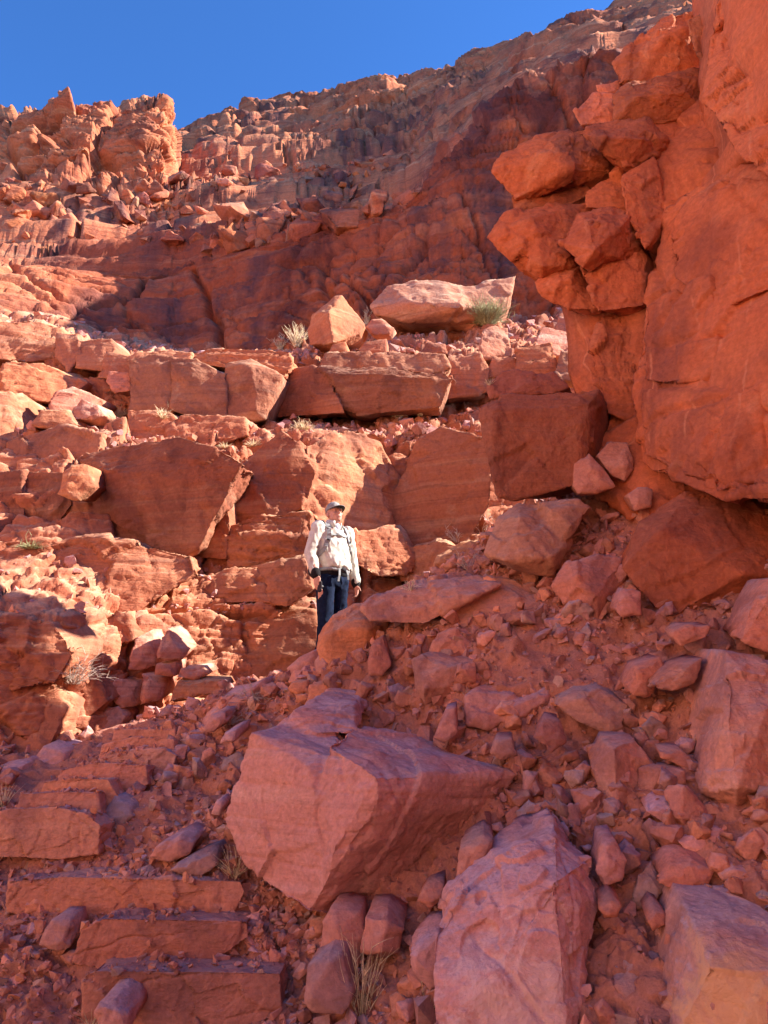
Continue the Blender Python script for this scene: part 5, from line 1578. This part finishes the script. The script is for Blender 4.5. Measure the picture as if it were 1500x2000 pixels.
jacket = wear('jacket', me, M_JACKET)
# standing collar, open in front
cv = []; cf = []
nseg = 26
for k in range(nseg + 1):
    a = math.radians(-90 + 22 + (360 - 44) * k / nseg)
    for (rr, zz) in ((0.082, 1.475), (0.074, 1.545), (0.066, 1.545), (0.072, 1.475)):
        open_ = 0.028 * max(0.0, math.cos(a + math.pi / 2)) ** 2
        cv.append((math.cos(a) * (rr + open_) * 1.02, math.sin(a) * (rr + open_) * 0.98 + 0.006, zz - 0.02 * max(0, -math.sin(a)) + (0.012 if math.cos(a) < 0 else 0)))
for k in range(nseg):
    for j in range(4):
        cf.append([k * 4 + j, k * 4 + (j + 1) % 4, (k + 1) * 4 + (j + 1) % 4, (k + 1) * 4 + j])
cf += [[0, 3, 2, 1], [nseg * 4 + j for j in range(4)]]
wear('collar', new_mesh('collar', cv, cf), M_JACKET, jacket)
# tee at the throat
wear('undershirt', skin([ball((0.004, -0.062, 1.475), (0.045, 0.03, 0.045)) + ball((0, 0.0, 1.475), (0.066, 0.06, 0.03))], 0.008, 2), M_TEE)
for A_ in (RA, LA):
    e0, w0 = Vector(A_[1][0]), Vector(A_[2][0])
    wear('cuff', skin([cap_(tuple(e0 + (w0 - e0) * 0.86), 0.050, tuple(e0 + (w0 - e0) * 0.99), 0.044)], 0.008, 2), M_BLACK, jacket)
wear('waistband', skin([ball((0, -0.005, 1.035), (0.182, 0.138, 0.035)) + ball((0, -0.005, 0.985), (0.178, 0.132, 0.03))], 0.010, 2), M_BLACK, jacket)
# jeans
jg = [ball((0, 0.0, 0.99), (0.175, 0.125, 0.06)) + ball((0, 0.0, 0.90), (0.172, 0.125, 0.06))]
for L_ in (RL, LL):
    h0, k0, a0 = (Vector(q[0]) for q in L_)
    jg += [cap_(tuple(h0), (0.095, 0.115, 0.09), tuple(k0), 0.078), cap_(tuple(k0), 0.078, tuple(a0), 0.074)]
me = skin(jg, 0.011, 4)
wrinkle(me, 0.016, 0.09, 71, (1, 1, 0.8))
jeans = wear('jeans', me, M_JEANS)
for L_ in (RL, LL):
    a = Vector(L_[2][0])
    g = [ball(tuple(a + Vector((0, 0, 0.03))), 0.056) + ball(tuple(a + Vector((0, 0.02, -0.05))), (0.048, 0.05, 0.04)),
         ball(tuple(a + Vector((0, 0.03, -0.062))), (0.046, 0.05, 0.030)) + ball(tuple(a + Vector((0, -0.165, -0.066))), (0.050, 0.055, 0.026)) + ball(tuple(a + Vector((0, -0.06, -0.03))), 0.044)]
    wear('boot', skin(g, 0.009, 2), M_BOOT)
# cap: crown, brim (two faces), button
crown = [H(ball((0, 0.012, 0.080), (0.083, 0.101, 0.086)) + ball((0, 0.014, 0.062), (0.085, 0.103, 0.012)))]
me = skin(crown, 0.008, 2)
V = verts_np(me)
inv = HT.inverted()
loc = np.array([tuple(inv @ Vector(v)) for v in V])
loc[:, 2] = np.maximum(loc[:, 2], 0.060)
set_verts(me, np.array([tuple(HT @ Vector(v)) for v in loc]))
crown_o = wear('cap', me, M_CAP)
bvt = []; bft = []
nb = 14
for side_, th_ in ((0, 0.0), (1, -0.006)):
    for i in range(nb + 1):
        a = math.radians(-172 + 164 * i / nb)
        for j in range(5):
            f = j / 4
            rx = 0.088 + 0.004 * f; ry = 0.100 + 0.075 * f
            x = math.cos(a) * rx; y = math.sin(a) * ry + 0.012
            bvt.append(tuple(HT @ Vector((x, y, 0.066 - 0.020 * f * abs(math.sin(a)) - 0.16 * (abs(x) ** 1.6) * 1.0 + th_))))
for s_ in (0, 1):
    o_ = s_ * (nb + 1) * 5
    for i in range(nb):
        for j in range(4):
            q = [o_ + i * 5 + j, o_ + i * 5 + j + 1, o_ + (i + 1) * 5 + j + 1, o_ + (i + 1) * 5 + j]
            bft.append(q if s_ == 0 else q[::-1])
o_ = (nb + 1) * 5
for i in range(nb):
    bft.append([i * 5 + 4, o_ + i * 5 + 4, o_ + (i + 1) * 5 + 4, (i + 1) * 5 + 4])
me = new_mesh('brim', bvt, bft)
me.materials.append(M_CAP); me.materials.append(M_CAPU)
mi = np.zeros(len(me.polygons), dtype=np.int32); mi[nb * 4:2 * nb * 4] = 1
me.polygons.foreach_set('material_index', mi)
wear('brim', me, None, crown_o)
for sx in (-1, 1):
    wear('eye', skin([H(ball((sx * 0.030, -0.076, 0.030), (0.011, 0.006, 0.005)))], 0.003, 1), M_DARKEYE)
wear('mouth', skin([H(ball((0, -0.0895, -0.040), (0.020, 0.004, 0.0022)))], 0.002, 0), plain('lip', (0.30, 0.10, 0.08), 0.6))

# backpack
pack = bpy.data.objects.new('backpack', None); COL.objects.link(pack); pack.matrix_world = PM
tag(pack, 'dark backpack with pale grey straps and hip belt worn by the man', 'backpack')


def pk(name, me, mat, parent=None):
    o = link(name, me, mat); o.parent = parent or pack
    return o


BVJ = None
dgj = verts_np(jacket.data)
jp = [tuple(p.vertices) for p in jacket.data.polygons]
BVJ = BVHTree.FromPolygons(dgj.tolist(), jp)


def strip(name, pts, width, mat, lift=0.006, parent=None, snap=True, th=0.006):
    """a band of webbing laid over the jacket"""
    P_ = []
    for k in range(len(pts) - 1):
        for j in range(6):
            P_.append(Vector(pts[k]).lerp(Vector(pts[k + 1]), j / 6))
    P_.append(Vector(pts[-1]))
    Nn = []
    for k, p in enumerate(P_):
        c, n_, _, _ = BVJ.find_nearest(p)
        if snap:
            P_[k] = c + n_ * lift
        Nn.append(n_)
    V = []; F = []
    for k, p in enumerate(P_):
        t = (P_[min(k + 1, len(P_) - 1)] - P_[max(k - 1, 0)]).normalized()
        s = t.cross(Nn[k]).normalized() * width / 2
        V += [tuple(p + s), tuple(p - s), tuple(p - s + Nn[k] * th), tuple(p + s + Nn[k] * th)]
    for k in range(len(P_) - 1):
        for j in range(4):
            F.append([k * 4 + j, k * 4 + (j + 1) % 4, (k + 1) * 4 + (j + 1) % 4, (k + 1) * 4 + j])
    F += [[3, 2, 1, 0], [len(V) - 4 + j for j in range(4)]]
    return pk(name, new_mesh(name, V, F, smooth=False), mat, parent)


pb = skin([ball((0, 0.20, 1.42), (0.15, 0.07, 0.08)) + ball((0, 0.21, 1.06), (0.165, 0.09, 0.09))], 0.014, 4)
pk('pack_body', pb, M_PACK)
for sx in (-1, 1):
    st = strip('shoulder_strap', [(sx * 0.09, 0.13, 1.52), (sx * 0.115, 0.0, 1.55), (sx * 0.125, -0.11, 1.46), (sx * 0.150, -0.14, 1.33), (sx * 0.185, -0.08, 1.22), (sx * 0.20, 0.06, 1.13)], 0.045, M_STRAP)
    c, n_, _, _ = BVJ.find_nearest(Vector((sx * 0.150, -0.15, 1.34)))
    pk('buckle', skin([ball(tuple(c + n_ * 0.014), (0.020, 0.012, 0.012))], 0.005, 0), M_PACK, st)
strip('chest_strap', [(-0.135, -0.16, 1.40), (0, -0.17, 1.395), (0.135, -0.16, 1.40)], 0.018, M_STRAP)
belt = pk('hip_belt', skin([ball((0, -0.01, 1.045), (0.196, 0.152, 0.018)) + ball((0, -0.01, 1.025), (0.192, 0.150, 0.016))], 0.008, 1), M_STRAP)
pk('buckle', skin([ball((0.02, -0.166, 1.035), (0.034, 0.014, 0.022))], 0.005, 0), M_PACK, belt)
for x0, z1, dx_ in ((-0.030, 0.915, -0.006), (0.060, 0.945, 0.030)):
    a = Vector((x0, -0.160, 1.035)); b = Vector((x0 + dx_, -0.150, z1))
    V = []
    for p in (a, (a + b) / 2 + Vector((0, -0.010, 0)), b):
        V += [tuple(p + Vector((-0.012, 0, 0))), tuple(p + Vector((0.012, 0, 0))), tuple(p + Vector((0.012, -0.004, 0))), tuple(p + Vector((-0.012, -0.004, 0)))]
    F = []
    for k in range(2):
        for j in range(4):
            F.append([k * 4 + j, k * 4 + (j + 1) % 4, (k + 1) * 4 + (j + 1) % 4, (k + 1) * 4 + j])
    F += [[3, 2, 1, 0], [8, 9, 10, 11]]
    pk('strap_end', new_mesh('strap_end', V, F, smooth=False), M_STRAP, belt)

# the small black thing in his right hand
dev = bpy.data.objects.new('hand_held_device', None); COL.objects.link(dev); dev.matrix_world = PM
tag(dev, 'small black device held at the hip in the right hand of the man', 'device')
wq = Vector(RA[2][0]) + Vector((0.018, -0.035, -0.105))
o = link('device_body', skin([ball(tuple(wq + Vector((0, 0, 0.03))), (0.018, 0.036, 0.02)) + ball(tuple(wq + Vector((0, 0, -0.045))), (0.018, 0.032, 0.02))], 0.005, 1), M_PACK); o.parent = dev
o = link('device_lens', skin([ball(tuple(wq + Vector((0.012, -0.030, -0.01))), (0.010, 0.010, 0.012))], 0.004, 0), M_STRAP); o.parent = dev
# ------------------------------------------------------------------ dry grass and shrubs
M_STRAW = plain('dry_grass', (0.74, 0.58, 0.36), 0.9, 0.1, 30, 0.3)
M_GREY = plain('grey_twigs', (0.50, 0.38, 0.31), 0.9, 0.1, 30, 0.3)
M_GREEN = plain('grey_green_stems', (0.33, 0.31, 0.16), 0.9, 0.1, 30, 0.3)


def blade(V, F, p, d, L, r, bend, rnd, nseg=4, taper=0.25):
    """one thin stem as a three-sided tube"""
    k0 = len(V)
    d = d.normalized()
    q = Vector(p)
    ax = d.cross(Vector((rnd.uniform(-1, 1), rnd.uniform(-1, 1), 0.1))).normalized()
    tips = []
    for j in range(nseg + 1):
        f = j / nseg
        s = d.cross(ax).normalized()
        rr = r * (1 - (1 - taper) * f)
        for a in (0, 2.094, 4.189):
            V.append(tuple(q + (ax * math.cos(a) + s * math.sin(a)) * rr))
        tips.append((q.copy(), d.copy()))
        if j < nseg:
            d = (d + Vector((rnd.uniform(-1, 1), rnd.uniform(-1, 1), -0.5)) * bend).normalized()
            ax = (ax - d * ax.dot(d)).normalized()
            q = q + d * L / nseg
    for j in range(nseg):
        for a in range(3):
            F.append([k0 + j * 3 + a, k0 + j * 3 + (a + 1) % 3, k0 + (j + 1) * 3 + (a + 1) % 3, k0 + (j + 1) * 3 + a])
    return tips


def tuft(name, label, uv, Y, hpx, wpx, n, mat, seed, bv, branch=0, cat='grass', bend=0.15, rpx=0.9, group=None, spread=1.0):
    rnd = random.Random(seed)
    tgt = Vector(at(uv[0], uv[1], Y))
    o3 = Vector((0, 0, CAMZ))
    best = None
    for b_ in bv:
        h = b_.ray_cast(o3, (tgt - o3).normalized())
        if h[0] is not None and (best is None or (h[0] - o3).length < (best - o3).length):
            best = h[0]
    base = best if best is not None else tgt
    m = px(base.y)
    H_, W_ = hpx * m, wpx * m
    parts = []
    root = bpy.data.objects.new(name, None); COL.objects.link(root); root.location = base
    tag(root, label, cat, group)
    V, F, V2, F2 = [], [], [], []
    for k in range(n):
        a = rnd.random() * 6.283; r0 = W_ * 0.16 * rnd.random()
        p = Vector((math.cos(a) * r0, math.sin(a) * r0, -0.03))
        lean = rnd.random() ** 0.8 * spread
        d = Vector((math.cos(a) * lean * W_ / H_, math.sin(a) * lean * W_ / H_, 1))
        L = H_ * rnd.uniform(0.55, 1.08)
        tips = blade(V, F, p, d, L, rpx * m * 0.5 * rnd.uniform(0.7, 1.2), bend, rnd)
        for b in range(branch):
            q, dd = tips[rnd.randrange(1, len(tips))]
            d2 = (dd + Vector((rnd.uniform(-1, 1), rnd.uniform(-1, 1), rnd.uniform(-0.2, 0.8)))).normalized()
            blade(V2, F2, q, d2, L * rnd.uniform(0.2, 0.45), rpx * m * 0.38, bend, rnd, 3)
    tag(link('stem', new_mesh('stem', V, F), mat, root), kind='stuff')
    if V2:
        tag(link('twig', new_mesh('twig', V2, F2), mat, root), kind='stuff')
    return root


for nm, lab, uv, Y, h, w, n, mat, br, bend, rp, sp in [
    ('desert_bush', 'round grey green bush beside the long low boulder', (952, 632), 15.5, 52, 60, 420, M_GREEN, 2, 0.22, 1.6, 1.0),
    ('grass_tuft', 'pale feathery tuft left of the tan pointed boulder', (580, 676), 14, 48, 34, 110, M_STRAW, 1, 0.18, 1.5, 0.8),
    ('grass_tuft', 'low pale tuft at the far left of the bench by the dark wall', (548, 682), 14, 28, 30, 90, M_STRAW, 1, 0.2, 1.4, 0.9),
    ('grass_tuft', 'thin pale tuft between the tan boulder and the long low boulder', (716, 632), 14.5, 30, 20, 50, M_STRAW, 1, 0.2, 1.4, 0.7),
    ('grass_tuft', 'dry tuft at the right foot of the rippled block', (820, 808), 12, 40, 34, 110, M_STRAW, 1, 0.2, 1.4, 0.8),
    ('grass_tuft', 'small dry tuft below the middle of the rippled block', (778, 815), 11.8, 26, 34, 80, M_STRAW, 1, 0.2, 1.3, 0.9),
    ('grass_tuft', 'wide dry tuft on the ledge under the shaded curved rock', (590, 838), 11.2, 24, 60, 120, M_STRAW, 1, 0.2, 1.3, 1.0),
    ('grass_tuft', 'low straw patch on the ledge above the smooth triangular face', (495, 868), 10.8, 18, 46, 90, M_STRAW, 0, 0.2, 1.3, 1.0),
    ('grass_tuft', 'low straw patch right above the streaked brown face', (440, 872), 10.6, 16, 40, 70, M_STRAW, 0, 0.2, 1.3, 1.0),
    ('grass_tuft', 'bright straw tuft beside the wall behind the dark cap slab', (1148, 752), 11.8, 36, 26, 70, M_STRAW, 0, 0.15, 1.5, 0.8),
    ('grass_tuft', 'tiny straw tuft at the left end of the dark cap slab', (957, 748), 11.8, 18, 18, 40, M_STRAW, 0, 0.15, 1.3, 0.8),
    ('dry_shrub', 'pale leafless shrub behind the brown faceted boulder', (940, 1040), 8.2, 48, 60, 22, M_GREY, 7, 0.3, 1.8, 1.2),
    ('dry_shrub', 'pale leafless shrub left of the brown faceted boulder', (895, 1055), 8.3, 36, 34, 14, M_GREY, 6, 0.3, 1.7, 1.0),
    ('dry_shrub', 'pale leafless shrub standing on the back of the long slab', (918, 1112), 7.8, 40, 40, 16, M_GREY, 6, 0.3, 1.7, 1.0),
    ('dry_shrub', 'straw coloured sprig at the left end of the long slab', (802, 1150), 7.6, 24, 26, 18, M_STRAW, 2, 0.3, 1.5, 1.0),
    ('dry_shrub', 'grey leafless bush on the shaded ledge at the left', (145, 1330), 8.2, 62, 76, 60, M_GREY, 6, 0.3, 1.6, 1.1),
    ('dry_shrub', 'grey dead bush on the path edge below the person', (495, 1362), 7.0, 42, 70, 40, M_GREY, 5, 0.35, 1.6, 1.3),
    ('dry_shrub', 'dark dead twigs in the debris above the huge boulder', (450, 1408), 6.6, 30, 36, 26, M_GREY, 4, 0.35, 1.5, 1.2),
    ('desert_bush', 'dull green cushion on the shaded ledge at the left edge', (62, 1068), 9.8, 26, 80, 160, M_GREEN, 1, 0.25, 1.6, 1.1),
    ('grass_tuft', 'dry tuft among the pale rocks at the left', (318, 815), 11, 26, 40, 70, M_STRAW, 1, 0.2, 1.3, 1.0),
    ('grass_tuft', 'dry tuft under the bright orange shelf', (228, 812), 11, 26, 36, 60, M_STRAW, 1, 0.2, 1.3, 1.0),
    ('grass_tuft', 'golden grass tuft at the left foot of the huge boulder', (458, 1708), 5.2, 56, 42, 60, M_STRAW, 0, 0.25, 1.5, 1.0),
    ('grass_tuft', 'long pale grass tuft left of the scaly slab boulder', (708, 1978), 4.3, 118, 60, 46, M_STRAW, 1, 0.14, 2.0, 0.9),
    ('grass_tuft', 'few thin blades of grass at the left foot of the scaly slab boulder', (838, 1968), 4.1, 60, 40, 10, M_STRAW, 0, 0.25, 1.6, 1.2),
    ('grass_tuft', 'short dry tuft left of the lowest step', (178, 1995), 4.6, 40, 30, 26, M_STRAW, 0, 0.25, 1.5, 1.1),
    ('grass_tuft', 'few golden blades at the left edge beside the fifth step', (8, 1568), 6.3, 46, 30, 30, M_STRAW, 0, 0.15, 1.4, 0.8),
]:
    tuft(nm, lab, uv, Y, h, w, n, mat, sum(map(ord, lab)), ALLB, br, 'shrub' if nm == 'dry_shrub' else ('bush' if nm == 'desert_bush' else 'grass'), bend, rp, None, sp)
